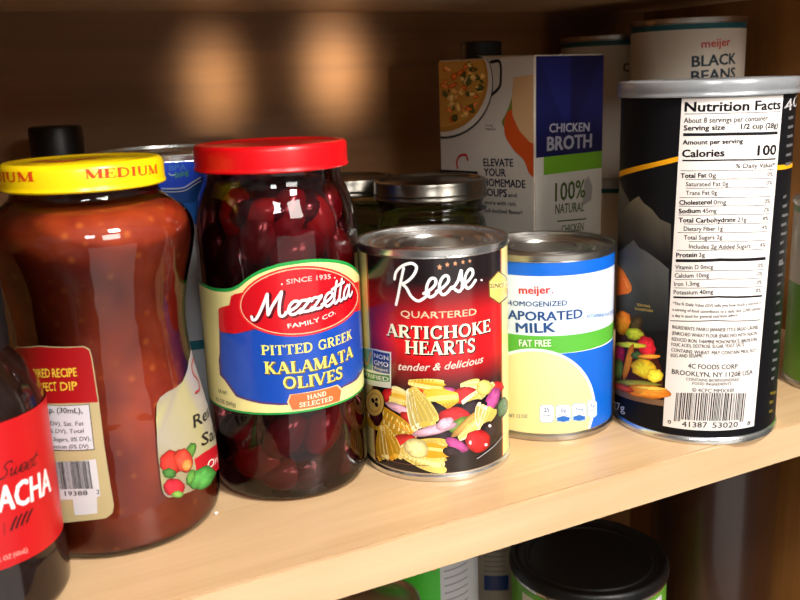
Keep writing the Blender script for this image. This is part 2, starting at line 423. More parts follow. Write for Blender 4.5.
    def script(s, seq, x0, y0, x1, y1, h, col, w=.11, total=3.2, layer=None, sh=None, slant=.12):
        A, ex, ey, W, H = s.frame(x0, y0, x1, y1, h); k = W/total
        L = s.layer if layer is None else layer
        for dx, dy, c, ly, ww in (([(sh[0]*H, sh[1]*H, sh[2], L-.5, w*1.9)] if sh else [])+[(0, 0, col, L, w)]):
            for ch, xo in seq:
                for st in (SCRIPT[ch] if isinstance(ch, str) and ch in SCRIPT else [ch]):
                    P = []
                    for q in catmull(st, 6):
                        g = A+ex*((xo+q[0]+q[1]*slant)*k+dx)+ey*(q[1]*H+dy); P.append(g)
                    s.stroke_uv(P, ww*H, c, ly)
    def build(s, name, mat, parent):
        me = bpy.data.meshes.new(name); me.from_pydata([tuple(Vector(v)*MM) for v in s.v], [], s.f)
        at = me.color_attributes.new('ink', 'FLOAT_COLOR', 'CORNER'); buf = []
        cache = {}
        for c in s.c:
            for q in c:
                if q not in cache: cache[q] = C4(q)
                buf.extend(cache[q])
        at.data.foreach_set('color', buf)
        me.polygons.foreach_set('use_smooth', [False]*len(me.polygons)); me.update()
        # smooth normals taken from the true surface so that flat facets do not show
        if isinstance(s.sf, Cyl):
            me.polygons.foreach_set('use_smooth', [True]*len(me.polygons))
            nr = []
            for v in s.v:
                n = Vector((v[0], v[1], 0)).normalized(); e = .5
                sl = (s.sf.R(v[2]+e)-s.sf.R(v[2]-e))/(2*e); nr.append(Vector((n.x, n.y, -sl)).normalized())
            me.normals_split_custom_set_from_vertices(nr)
        return link(name, me, mat, parent)

# ------------------------------------------------------------------ can parts
def can_lid_profile(r, top, recess=3.2):
    # double seam, countersink and stepped beads
    return [(r-.9, top-3.4), (r, top-3.1), (r+.05, top-1.6), (r, top-.4), (r-.5, top), (r-1.3, top-.1), (r-1.9, top-.6), (r-2.2, top-recess),
            (r-3.2, top-recess-.5), (r-5.2, top-recess+.1), (r-6.2, top-recess+1.3), (r-7.6, top-recess+1.4), (r-8.6, top-recess+.3), (r-11, top-recess+.25),
            (r-12, top-recess+1.3), (r-13.6, top-recess+1.35), (r-14.6, top-recess+.2), (r-18.6, top-recess+.15), (r-19.6, top-recess+1.1), (r-21, top-recess+1.1),
            (r-21.6, top-recess+.1), (r-27, top-recess+.1), (0, top-recess+.1)]
def metal_can(root, r, h, mat=None, body=True, inset=1.0):
    mat = mat or M_STEEL
    rb = r-inset
    lathe('can_body', [(rb-.2, 3.0), (rb, 3.4), (rb, h-3.6), (rb-.2, h-3.2)], mat, root)
    lathe('can_lid', can_lid_profile(r, h), mat, root)
    lathe('bottom_rim', [(0, 2.2), (rb-5, 2.2), (rb-3.4, .8), (r-1.6, .0), (r-.5, 0), (r, .5), (r, 2.6), (rb+.1, 3.3), (rb-.2, 3.5)], mat, root)
    return rb

# ================================================================== THE CUPBOARD
WBACK, XR, XL, ZU, ZL = 290, 545, -110, 236.9, -262
TH = 19.4
M_SHELF = wood('maple_shelf', (214, 180, 138), (188, 152, 110), .38, .25)
M_EDGE = wood('maple_edge', (218, 182, 142), (198, 162, 120), .38, .2)
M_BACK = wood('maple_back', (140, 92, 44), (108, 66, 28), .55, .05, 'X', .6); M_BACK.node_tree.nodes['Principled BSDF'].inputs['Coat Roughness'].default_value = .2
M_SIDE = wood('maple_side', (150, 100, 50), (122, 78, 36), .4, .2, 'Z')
def struct(o): o['kind'] = 'structure'; return o
struct(box('wall_back', (XL-19, WBACK, ZL-40), (XR+19, WBACK+12, ZU+60), M_BACK, None, 0))
struct(box('wall_right', (XR, -1, ZL-40), (XR+19, WBACK, ZU+60), M_SIDE, None, .4))
struct(box('wall_left', (XL-19, -1, ZL-40), (XL, WBACK, ZU+60), M_SIDE, None, .4))
def shelf(z, label):
    t = thing('cupboard_shelf', label, 'shelf', (0, 0, z))
    box('shelf_board', (XL, 1.35, -TH), (XR, WBACK, 0), M_SHELF, t, 0)
    box('edge_band', (XL, -1.6, -TH), (XR, .85, -.1), M_EDGE, t, .2)
    return t
shelf(0, 'pale maple middle shelf carrying the row of jars and cans')
shelf(ZU+TH, 'dark underside of the upper wooden shelf above the broth carton')
shelf(ZL, 'lowest wooden shelf in shadow beneath the middle shelf')

# ================================================================== ARTICHOKE CAN
def artichoke():
    c = (215.7, 71.0, 0); r = 37.8; h = 114.2
    t = thing('food_can', 'black and red can of quartered artichoke hearts with a salad picture', 'can', c)
    rb = metal_can(t, r, h, inset=.9)
    sf = Cyl(c, rb, du=1.2); a = Art(sf)
    CR = (232, 216, 140); BK = (20, 14, 16)
    a.grid(-pi*rb, pi*rb, 4.4, h-4.2, 120, 1, lambda u, v: CR)
    uL = sf.hit(371, 330)[0]; uR = sf.hit(500.5, 330)[0]
    vtop = h-4.2; 
    vr = sf.hit(437, 335)[1]
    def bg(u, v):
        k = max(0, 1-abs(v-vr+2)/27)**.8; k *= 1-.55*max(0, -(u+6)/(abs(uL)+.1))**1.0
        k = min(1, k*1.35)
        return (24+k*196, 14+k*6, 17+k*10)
    a.layer = 1; a.grid(uL-1.4, uR+1.4, 4.4, vtop, 60, 1, lambda u, v: (120, 20, 22))
    a.layer = 2; a.grid(uL-.7, uR+.7, 4.4, vtop, 60, 1, lambda u, v: (190, 110, 60))
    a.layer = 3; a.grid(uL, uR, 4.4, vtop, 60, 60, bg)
    a.layer = 5
    W = (246, 244, 240)
    a.script([('R', 0), ('e', 1.0), ('e', 1.4), ('s', 1.88), ('e', 2.22)], 397, 301, 478, 284.5, 34, W, w=.085, total=2.72, slant=.22)
    a.ell(481, 280, 1.1, 1.1, 0, W)
    for x, y, q in ((439.5, 267, 2.9), (447.2, 264.6, 2.6), (455, 263.3, 2.4), (462.6, 262, 2.2), (469.4, 261, 1.9)):
        a.poly([(x+q*(1 if k % 2 == 0 else .42)*math.sin(k*pi/5), y-q*1.15*(1 if k % 2 == 0 else .42)*math.cos(k*pi/5)) for k in range(10)], (214, 150, 110))
    a.text('QUARTERED', 401, 316.5, 476, 314.5, 7, (240, 214, 176), bold=.012)
    a.serif('ARTICHOKE', 387, 335, 490, 331, 12.5, (252, 242, 210), sh=(.06, -.05, (40, 6, 8)), fat=1.12)
    a.serif('HEARTS', 405, 353, 475, 351, 13.2, (252, 242, 210), sh=(.06, -.05, (40, 6, 8)), fat=1.12)
    a.text('tender & delicious', 399, 369.5, 483, 362, 7.8, (244, 214, 200), bold=.0, shear=.35)
    # non gmo seal
    a.layer = 4
    a.poly([(362, 345), (377, 349), (391.5, 352), (391.5, 388), (377, 386), (362, 381)], (226, 226, 214)); a.layer = 5
    a.poly([(373.5, 349.6), (390.2, 353.4), (390.2, 374), (373.5, 370)], (38, 62, 120))
    a.poly([(363, 347), (373, 349.5), (373, 370), (363, 366)], (100, 150, 128))
    a.poly([(363, 367), (390.2, 375), (390.2, 381.6), (363, 375.5)], (56, 128, 60)); a.layer = 6
    a.stroke([(365, 358), (368, 364), (372, 352)], 1.6, (230, 150, 60))
    a.text('NON', 375, 357.2, 389, 360.2, 4.6, W, bold=.02); a.text('GMO', 375, 364, 389, 367, 4.8, W, bold=.02); a.text('Project', 375.5, 369, 388.5, 371.6, 3, W)
    a.text('VERIFIED', 365, 374.5, 389.5, 381, 4.2, W, bold=.015)
    # since badge
    a.layer = 4
    hx = [(488, 281), (497.5, 270.5), (506, 277), (507.2, 296), (498.5, 304), (488.5, 297)]
    a.poly(hx, (96, 70, 24)); a.layer = 5
    a.poly([(498+(x-498)*.9, 287+(y-287)*.92) for x, y in hx], (222, 196, 104)); a.layer = 6
    a.poly([(489, 282.5), (506.6, 281), (506.8, 287.5), (489, 289)], (236, 214, 130)); a.layer = 7
    a.text('SINCE 19', 489.2, 288, 506.4, 286.6, 4.6, (40, 26, 12), bold=.02)
    # salad picture
    def P(x, y): return 350+x/3.75, 330+y/3.75
    def B(x, y, rx, ry, rot, col, **k):
        px, py = P(x, y); a.blob(px, py, rx/3.75*1.16, ry/3.75*1.16, rot, col, lo=tuple(x*.74 for x in col), **k)
    Y = (236, 180, 36); PY = (240, 214, 110); RD = (196, 22, 26); MG = (176, 60, 130); PK = (222, 170, 190); GN = (96, 130, 40); DK = (30, 16, 22)
    a.layer = 4
    a.grid(uL, uR, 4.4, 17, 40, 12, lambda u, v: (22+v*.3, 18, 20))
    seqb = [(570, 290, 16, 34, 10, (70, 100, 60)), (545, 215, 26, 20, -20, RD), (150, 245, 28, 24, 0, RD), (250, 234, 34, 14, 0, RD), (300, 240, 36, 16, -12, MG),
            (375, 235, 30, 18, 20, MG), (290, 205, 58, 20, 8, Y), (190, 255, 32, 32, 10, Y), (452, 208, 30, 20, 0, PY), (425, 242, 46, 26, -14, RD), (530, 262, 20, 44, 25, MG),
            (478, 245, 62, 18, -38, PY), (500, 215, 24, 26, 10, PY), (340, 262, 50, 38, -10, Y), (300, 300, 60, 30, 10, DK), (200, 300, 60, 14, 25, PK), (235, 335, 46, 16, 30, RD),
            (150, 345, 92, 36, 26, Y), (262, 295, 42, 66, -22, PY), (455, 290, 50, 24, -20, DK), (388, 320, 50, 28, -6, RD), (415, 352, 48, 22, -22, GN), (330, 400, 50, 28, 0, DK),
            (315, 372, 74, 16, -14, PK), (355, 350, 30, 18, -30, PK), (440, 345, 72, 14, -42, (190, 140, 60)), (455, 372, 48, 20, -35, PY), (500, 320, 32, 34, 20, PY), (520, 372, 30, 28, 0, DK), (520, 358, 5, 5, 0, (255, 240, 240)),
            (205, 425, 46, 34, 0, RD), (210, 458, 44, 24, 10, DK), (142, 425, 38, 54, -12, Y), (100, 300, 22, 50, -10, (60, 8, 20)), (282, 462, 70, 50, 8, PY), (335, 452, 44, 22, 6, Y), (250, 440, 40, 30, 20, (244, 226, 150)), (398, 428, 40, 18, 30, MG), (380, 455, 30, 16, 10, DK),
            (476, 414, 40, 38, 0, RD), (505, 428, 5, 5, 0, (255, 230, 230)), (448, 420, 5, 8, 0, (250, 170, 170))]
    for i, q in enumerate(seqb):
        a.layer = 5+i*.28
        if q[5] in (Y, PY) and max(q[2], q[3]) > 26:   # quartered heart: petals fanning out of a stem
            px, py = P(q[0], q[1]); an = math.radians(q[4]+(90 if q[3] > q[2] else 0)); La, Lb = max(q[2], q[3])/3.75*1.2, min(q[2], q[3])/3.75*1.25
            if i % 2: an += pi
            ax = (math.cos(an), math.sin(an)); nx = (-ax[1], ax[0]); rr = random.Random(i)
            g = lambda s_, t_: (px+ax[0]*La*s_+nx[0]*Lb*t_, py+ax[1]*La*s_+nx[1]*Lb*t_)
            dk = tuple(x*.8 for x in q[5])
            a.poly([g(-1, -.3), g(-1.02, .3), g(-.3, .75), g(.6, 1.0), g(.9, .7), g(.78, .4), g(1.0, .2), g(.84, -.1), g(1.0, -.4), g(.8, -.7), g(.6, -1), g(-.3, -.75)], dk)
            for m_, j in enumerate((-.85, .85, -.5, .5, -.15, .2)):
                a.layer += .02
                tone = rr.choice([(250, 226, 130), (240, 190, 60), (228, 160, 30), (252, 238, 170)]) if q[5] == Y else rr.choice([(246, 232, 160), (232, 206, 110), (214, 186, 84), (252, 244, 200)])
                a.stroke([g(-.95, j*.25), g(-.2, j*.75), g(.45, j*.98), g(.78+rr.uniform(-.1, .12), j*.95)], Lb*.42, tone, n=4)
                a.layer += .02
                a.stroke([g(-.9, j*.25+.06), g(-.1, j*.78+.08), g(.6, j*.98+.1)], .4, tuple(x*.84 for x in tone), n=4)
        else: B(*q[:5], tuple(x*.9 for x in q[5]), wob=.06, seed=i)
    a.layer = 17
    a.stroke([(476, 458), (486, 451), (495, 443), (503, 432)], .9, (150, 150, 156))
    a.stroke([(365, 440), (375, 452), (395, 461), (430, 465)], .5, (110, 60, 60))
    # gold round seal
    a.ell(376.5, 402, 9.5, 14, 0, (60, 40, 20)); a.layer = 18; a.ell(376.5, 402, 8.8, 13.2, 0, (206, 166, 84)); a.layer = 19; a.ell(376.5, 402, 6.2, 9.4, 0, (150, 112, 50)); a.layer = 20; a.ell(376.5, 402, 5.6, 8.6, 0, (212, 174, 94))
    a.layer = 21; a.ell(375, 400, 1.6, 2.6, -20, BK); a.ell(378.4, 404, 1.6, 2.6, -20, BK); a.ell(378.4, 399, 1.3, 1.8, 20, BK)
    o = a.build('label', M_FOIL, t)
artichoke()

# ================================================================== EVAPORATED MILK CAN
def milk():
    c = (292.5, 83.5, 0); r = 38.9; h = 100.8
    t = thing('food_can', 'blue and white can of fat free evaporated milk with a red brand name', 'can', c)
    rb = metal_can(t, r, h, M_STEEL_D)
    sf = Cyl(c, rb); a = Art(sf)
    WT = (214, 226, 238); BL = (14, 96, 200); GN = (86, 172, 58); NV = (28, 74, 140)
    H0, H1 = 4.2, h-4
    a.grid(-pi*rb, pi*rb, H0, H1, 120, 1, lambda u, v: WT)
    v1 = sf.hit(555, 276)[1]
    a.layer = 1; a.grid(-pi*rb, pi*rb, v1, H1, 120, 1, lambda u, v: BL)
    vg = sf.hit(547, 336)[1]
    uR = 60
    a.polyuv([(-60, vg), (60, vg), (60, sf.hit(567, 353)[1]+1), (-60, sf.hit(567, 353)[1]-1)], GN)
    a.polyuv([(-60, H0), (60, H0), (60, sf.hit(600, 347)[1]), (sf.hit(567, 352.5)[0], sf.hit(567, 352.5)[1]-.3), (-60, sf.hit(567, 353)[1]-1)], BL)
    circ = [(490, 364), (499, 356.5), (508, 352), (522, 349), (537, 348.6), (552, 351), (567, 357), (580, 367), (589, 380), (594, 395), (594.6, 410), (590, 428)]
    uv = a.uv(circ); uvp = [(q[0], q[1]) for q in catmull(uv, 4)]
    a.layer = 2; a.polyuv(uvp+[(uv[-1][0], H0), (-50, H0), (-50, uv[0][1]-8)], (226, 232, 236))
    cc = Vector((sum(q[0] for q in uvp)/len(uvp)-4, 22)); inn = [(cc.x+(q[0]-cc.x)*.935, cc.y+(q[1]-cc.y)*.95) for q in uvp]
    a.layer = 3; a.polyuv(inn+[(inn[-1][0], H0), (-49, H0), (-49, inn[0][1]-8)], lambda u, v: (232-abs(u)*.3, 222-abs(u)*.3, 146+v*.25))
    a.layer = 4
    RD = (214, 44, 34)
    a.text('meijer', 519.4, 293.5, 550.5, 293, 8.2, RD, bold=.03); a.ell(552.4, 292.6, .8, .8, 0, RD)
    a.text('OMOGENIZED', 513.2, 305.4, 567, 305, 5.4, NV, bold=.008); a.text('H', 506.8, 305.5, 512, 305.4, 5.4, NV, bold=.008)
    a.text('APORATED', 508.6, 318.4, 582, 317.4, 9.4, NV, bold=.035); a.text('EV', 494, 318.4, 507.6, 318.4, 9.4, NV, bold=.035)
    a.text('MILK', 516.5, 332, 555.2, 331.6, 10, NV, bold=.04)
    a.text('VITAMINS A & D ADDED', 586, 318, 614, 311.5, 3.8, (60, 120, 190))
    a.text('FAT FREE', 519.5, 346, 551, 346, 7, (244, 250, 240), bold=.02)
    for i, (x0, y0, x1, y1) in enumerate(((539.6, 404.4, 554, 422.4), (555.4, 404.4, 570.8, 422), (571.6, 403, 586, 421), (586.8, 399.4, 596.6, 417.4))):
        def rr(x0, y0, x1, y1, q): return [(x0+q, y0), (x1-q, y0), (x1, y0+q), (x1, y1-q), (x1-q, y1), (x0+q, y1), (x0, y1-q), (x0, y0+q)]
        a.layer = 4; a.poly(rr(x0, y0, x1, y1, 2.4), (92, 150, 196)); a.layer = 5; a.poly(rr(x0+.6, y0+.6, x1-.6, y1-.6, 2.2), (226, 236, 240))
        a.layer = 6
        xm = (x0+x1)/2
        if i in (1, 2):
            a.poly([(x0+1, y1-4.6), (xm, y1-6.4), (x1-1, y1-4.8), (x1-2, y1-1.6), (xm, y1-.6), (x0+2, y1-1.4)], (30, 96, 180), smooth=False)
        a.text(['25', '0g', '35mg', '3g'][i], xm-(2.6 if i != 2 else 4), y0+7.4, xm+(2.6 if i != 2 else 4), y0+7.2, 4.6 if i == 0 else 3.4, NV, bold=.02)
        a.text(['CALORIES', 'SAT FAT', 'SODIUM', 'SUGARS'][i], x0+2, y0+11.6, x1-2, y0+11.4, 1.9, NV)
    a.text('NET 12 OZ', 508.5, 416.6, 528, 417.6, 3.6, (96, 112, 120))
    a.build('label', M_PAPER, t)
milk()

# ================================================================== PANKO CANISTER
def barcode(a, xa, ya, xb, yb, x2a, y2a, x2b, y2b, n=34, seed=3, col=(24, 22, 26)):
    rnd = random.Random(seed); x = 0; bars = []
    while x < 1:
        w = rnd.choice((.006, .012, .012, .018)); bars.append((x, min(1, x+w))); x += w+rnd.choice((.007, .01, .014, .018))
    for s0, s1 in bars:
        q = lambda s_, t: ((xa+(xb-xa)*s_)*(1-t)+(x2a+(x2b-x2a)*s_)*t, (ya+(yb-ya)*s_)*(1-t)+(y2a+(y2b-y2a)*s_)*t)
        a.poly([q(s0, 0), q(s1, 0), q(s1, 1), q(s0, 1)], col)
def panko():
    c = (363.0, 38.9, 0); r = 43.8; h = 180.5
    t = thing('food_canister', 'tall black cardboard canister of panko crumbs with a white nutrition panel', 'canister', c)
    rb = r-.8
    lathe('canister_body', [(rb-.3, 3), (rb, 3.3), (rb, h-2), (rb-.5, h-1.5), (rb-3, h-1.5)], M_BLACK, t)
    lathe('bottom_rim', [(0, 2.2), (rb-5, 2.2), (rb-3, .6), (r-1.4, 0), (r-.3, 0), (r+.2, .6), (r+.2, 2.6), (rb+.3, 3.6), (rb-.2, 4)], M_STEEL, t)
    R = 45.2
    lathe('plastic_lid', [(R-1.2, 176.9), (R-.1, 176.7), (R+.1, 177.4), (R-.3, 178.4), (R-.3, 179.4), (R, 180.0), (R, 182.8), (R-.3, 184.0), (R-1.2, 184.7), (R-2.6, 184.6), (R-3.6, 183.4), (R-6, 182.9), (R-14, 182.8), (0, 182.8)], M_PLID, t)
    sf = Cyl(c, rb, du=1.4); a = Art(sf)
    BK = (17, 16, 19)
    H0, H1 = 4.4, 176.4
    a.grid(-pi*rb, pi*rb, H0, H1, 140, 1, lambda u, v: BK)
    a.layer = 1
    OR = (232, 160, 20)
    a.poly([(614, 172.5), (630, 168), (655, 162), (680, 156), (680, 161), (655, 167), (630, 173.5), (614, 178)], OR)
    a.poly([(774, 165.5), (786, 164.5), (797, 162), (797, 166.5), (786, 169), (774, 170.5)], OR)
    # printed hills
    def hill(pts, top, bot, vt, vb):
        a.poly(pts, lambda u, v: tuple(bot[i]+(top[i]-bot[i])*max(0, min(1, (v-vb)/(vt-vb))) for i in range(3)))
    v = lambda x, y: sf.hit(x, y)[1]
    a.layer = 1; hill([(617.5, 178), (621, 183), (627, 196), (632, 205), (640, 222), (660, 240), (668, 262), (617, 262)], (112, 104, 88), BK, v(620, 180), v(640, 248))
    a.layer = 2; hill([(617, 262), (617, 218), (622, 214), (627, 206), (633, 200), (639, 196), (644, 203), (652, 209), (660, 219), (671, 224), (671, 262)], (122, 112, 92), BK, v(640, 196), v(640, 250))
    a.layer = 3; hill([(616, 330), (616, 254), (623, 249), (628, 245), (634, 240), (640, 248), (646, 251), (653, 256), (661, 262), (669, 269), (668, 330)], (96, 94, 90), (20, 22, 26), v(640, 242), v(640, 330))
    a.layer = 5
    a.poly([(616.5, 266), (620, 267), (624, 271), (628, 278), (632, 286), (631, 292), (625, 294), (617, 293)], lambda u, v: (214, 84+((v*7) % 5)*9, 36), smooth=True)
    a.stroke([(618, 271), (624, 278), (628, 287)], 1.5, (244, 150, 90))
    a.text('SERVING', 637.5, 305.6, 650.5, 307.6, 2.6, (190, 160, 80)); a.text('SUGGESTION', 635.5, 309.6, 653, 312, 2.6, (190, 160, 80))
    a.poly([(614.5, 312), (624, 311), (632, 315), (640, 324), (647, 336), (655, 352), (662, 368), (664, 398), (640, 396), (626, 392), (614, 384)], (70, 26, 16))
    P = lambda x, y: (600+x/4, 310+y/4)
    L = [(90, 50, 34, 42, 0, (222, 110, 26)), (145, 60, 20, 40, 30, (60, 40, 20)), (140, 95, 34, 22, 10, (170, 170, 40)), (190, 150, 30, 44, -20, (200, 26, 40)), (82, 175, 18, 36, 0, (190, 30, 60)), (125, 140, 58, 11, 4, (226, 196, 50)),
         (78, 235, 16, 36, 0, (110, 130, 40)), (115, 210, 13, 66, 14, (232, 120, 24)), (150, 180, 20, 14, 0, (60, 90, 40)), (180, 235, 48, 34, 15, (236, 184, 34)), (222, 262, 30, 24, 0, (246, 206, 50)), (200, 185, 40, 8, 0, (240, 140, 40)),
         (150, 292, 84, 12, 4, (132, 130, 44)), (195, 325, 80, 24, 5, (232, 128, 34)), (95, 310, 40, 12, 20, (190, 60, 30)), (205, 312, 60, 7, 4, (240, 180, 70))]
    for i, q in enumerate(L):
        a.layer = 6+i*.3; x, y = P(q[0], q[1]); a.blob(x, y, q[2]/4*1.12, q[3]/4*1.12, q[4], q[5], wob=.1, lo=tuple(w_*.75 for w_ in q[5]), seed=i+40)
    a.layer = 6
    a.poly([(613.5, 384), (625, 391), (645, 397), (664, 400), (664, 406), (642, 402), (624, 397), (613.5, 390)], (128, 96, 70))
    a.text('227g', 613.6, 407, 625.6, 412, 8, (206, 206, 206), bold=.01)
    # white panel
    a.layer = 4
    PW = (226, 218, 212)
    uTL = sf.hit(682, 100)[0]; uBL = sf.hit(663, 425)[0]; uTR = sf.hit(782.5, 100)[0]; uBR = sf.hit(753.5, 425)[0]
    vb = sf.hit(712, 430.5)[1]
    a.polyuv([(uBL, vb), (uBR, vb), (uTR, H1), (uTL, H1)], PW)
    K = (26, 24, 28); G = (36, 34, 38)
    a.layer = 5.5
    def bar(x0, y0, x1, y1, th, col=K): a.poly([(x0, y0-th/2), ((x0+x1)/2, (y0+y1)/2-th/2+.25), (x1, y1-th/2), (x1, y1+th/2), ((x0+x1)/2, (y0+y1)/2+th/2+.25), (x0, y0+th/2)], col)
    T = a.text
    T('Nutrition Facts', 685, 111.5, 779.5, 109, 10, K, bold=.05)
    bar(684.5, 114, 780, 111.5, .6, G)
    T('About 8 servings per container', 684, 123, 767, 120.4, 5.6, G)
    T('Serving size', 684, 130.4, 724.5, 129.6, 5.4, K, bold=.045); T('1/2 cup (28g)', 740.5, 129, 777, 127.6, 5.4, K, bold=.045)
    bar(683.4, 134.6, 777, 132.8, 3)
    T('Amount per serving', 683, 144.4, 742.5, 143, 4.8, K, bold=.045)
    T('Calories', 682.5, 157, 724, 156.2, 7.8, K, bold=.05); T('100', 757, 155.4, 775, 154.5, 10.4, K, bold=.05)
    bar(682.4, 160.4, 775, 158.8, 1.5)
    T('% Daily Value*', 735, 168, 774, 166.8, 4.6, K, bold=.025)
    rows = [(681, 177.8, 'Total Fat', '0g', 708.5, 716, '0%', 706.5), (686, 186.4, None, 'Saturated Fat 0g', 686, 728, '0%', 0), (686, 195.2, None, 'Trans Fat 0g', 686, 717, None, 0),
            (679.6, 204.6, 'Cholesterol', '0mg', 713.5, 726, '0%', 711.5), (679.2, 213.2, 'Sodium', '45mg', 702.5, 716.5, '2%', 700.5), (679, 222, 'Total Carbohydrate', '21g', 737, 746, '8%', 735),
            (684, 231, None, 'Dietary Fiber 1g', 684, 722.5, '4%', 0), (684, 239.6, None, 'Total Sugars 2g', 684, 722, None, 0), (689, 248.4, None, 'Includes 2g Added Sugars', 689, 750, '4%', 0), (676.6, 257.2, 'Protein', '3g', 699, 705, None, 697)]
    for i, (x, y, b, n, n0, n1, pc, b1) in enumerate(rows):
        xe = 774-(y-170)*.108
        bar(x if b is None and i not in (7,) else 681-(y-177)*.05, y-7.2, xe, y-8.4, .5, G)
        if b: T(b, x, y, b1 or 704, y-.5, 4.8, K, bold=.045)
        T(n, n0, y-.3, n1, y-.7, 4.6, G)
        if pc: T(pc, xe-6.5, y-1.7, xe-1, y-1.8, 4.2, K, bold=.02)
    bar(676, 260.4, 765, 258.2, 3)
    for x, y, s_, x1 in ((675.5, 269, 'Vitamin D 0mcg', 713), (675, 277.4, 'Calcium 10mg', 709), (674.5, 285.8, 'Iron 1.3mg', 699.5), (674, 294, 'Potassium 40mg', 713)):
        T(s_, x, y, x1, y-.5, 4.6, G); xe = 764-(y-262)*.09
        T('0%', xe-6, y-1.8, xe-1, y-1.9, 4, G); 
        if y < 290: bar(x, y+1.8, xe, y+.2, .5, G)
    bar(673.6, 297, 761.5, 295.6, 1.8)
    T('*The % Daily Value (DV) tells you how much a nutrient in', 673, 304.4, 760.5, 303.4, 3.2, G)
    T('a serving of food contributes to a daily diet. 2,000 calories', 672.6, 310.4, 760, 309.4, 3.2, G)
    T('a day is used for general nutrition advice.', 672.4, 316.4, 738, 316, 3.2, G)
    bar(670.5, 320.4, 759.5, 319.6, .8, K)
    for y, s_, x1, b in ((328.2, 'INGREDIENTS: PANKO JAPANESE STYLE BREAD CRUMBS', 757.5, 0), (334.3, '(ENRICHED WHEAT FLOUR (ENRICHED WITH NIACIN,', 757, 0), (340.2, 'REDUCED IRON, THIAMINE MONONITRATE, RIBOFLAVIN,', 756.5, 0), (345.6, 'FOLIC ACID), DEXTROSE, SUGAR, YEAST, SALT).', 744, 0), (351, 'CONTAINS: WHEAT. MAY CONTAIN MILK, SOY,', 756, .02), (356.8, 'EGG AND SESAME.', 703, .02)):
        T(s_, 672.5-(y-328)*.05, y, x1, y+.2, 3.7, K if b else G, bold=b)
    T('4C FOODS CORP.', 688, 367.8, 738, 368.2, 5, G); T('BROOKLYN, NY 11208 USA', 672, 373.4, 752, 374, 5, G)
    T('CONTAINS BIOENGINEERED', 686, 380, 739, 380.4, 3, G); T('FOOD INGREDIENTS', 692.5, 384.4, 731, 384.8, 3, G); T('© 4CFC MMXXIII', 692, 391.4, 733, 391.8, 4, G)
    barcode(a, 676.5, 392.5, 745.5, 393, 674, 421, 742.5, 421.5)
    a.layer = 6.5; a.poly([(681, 419), (712, 420.5), (738, 419.5), (737.6, 426), (712, 427.6), (680.4, 426)], PW); a.layer = 7.5
    T('0', 668, 423.2, 671.4, 423.6, 4, K); T('41387', 682, 426.2, 707, 427.2, 5.6, K); T('53020', 712, 427.4, 737, 426.6, 5.6, K); T('8', 746.4, 424.6, 749.4, 424.4, 4, K)
    # right hand column
    a.layer = 2
    T('4C', 784, 112, 797, 105, 12, (196, 190, 190)); 
    rnd = random.Random(5)
    for y0, n, colr in ((117, 6, (170, 165, 165)), (196, 8, (170, 165, 165)), (263, 1, (190, 185, 180)), (274, 4, (150, 145, 145)), (313, 8, (180, 175, 175)), (392, 3, (190, 160, 50))):
        for k in range(n):
            y = y0+k*9.2; xs = 787-(y-117)*.066; wd = rnd.uniform(4, 7)
            a.poly([(xs+1, y), (xs+wd, y-1.6), (xs+wd, y+1.2), (xs+1, y+2.8)], tuple(q*.55 for q in colr))
    a.build('label', M_MATTE, t)
panko()

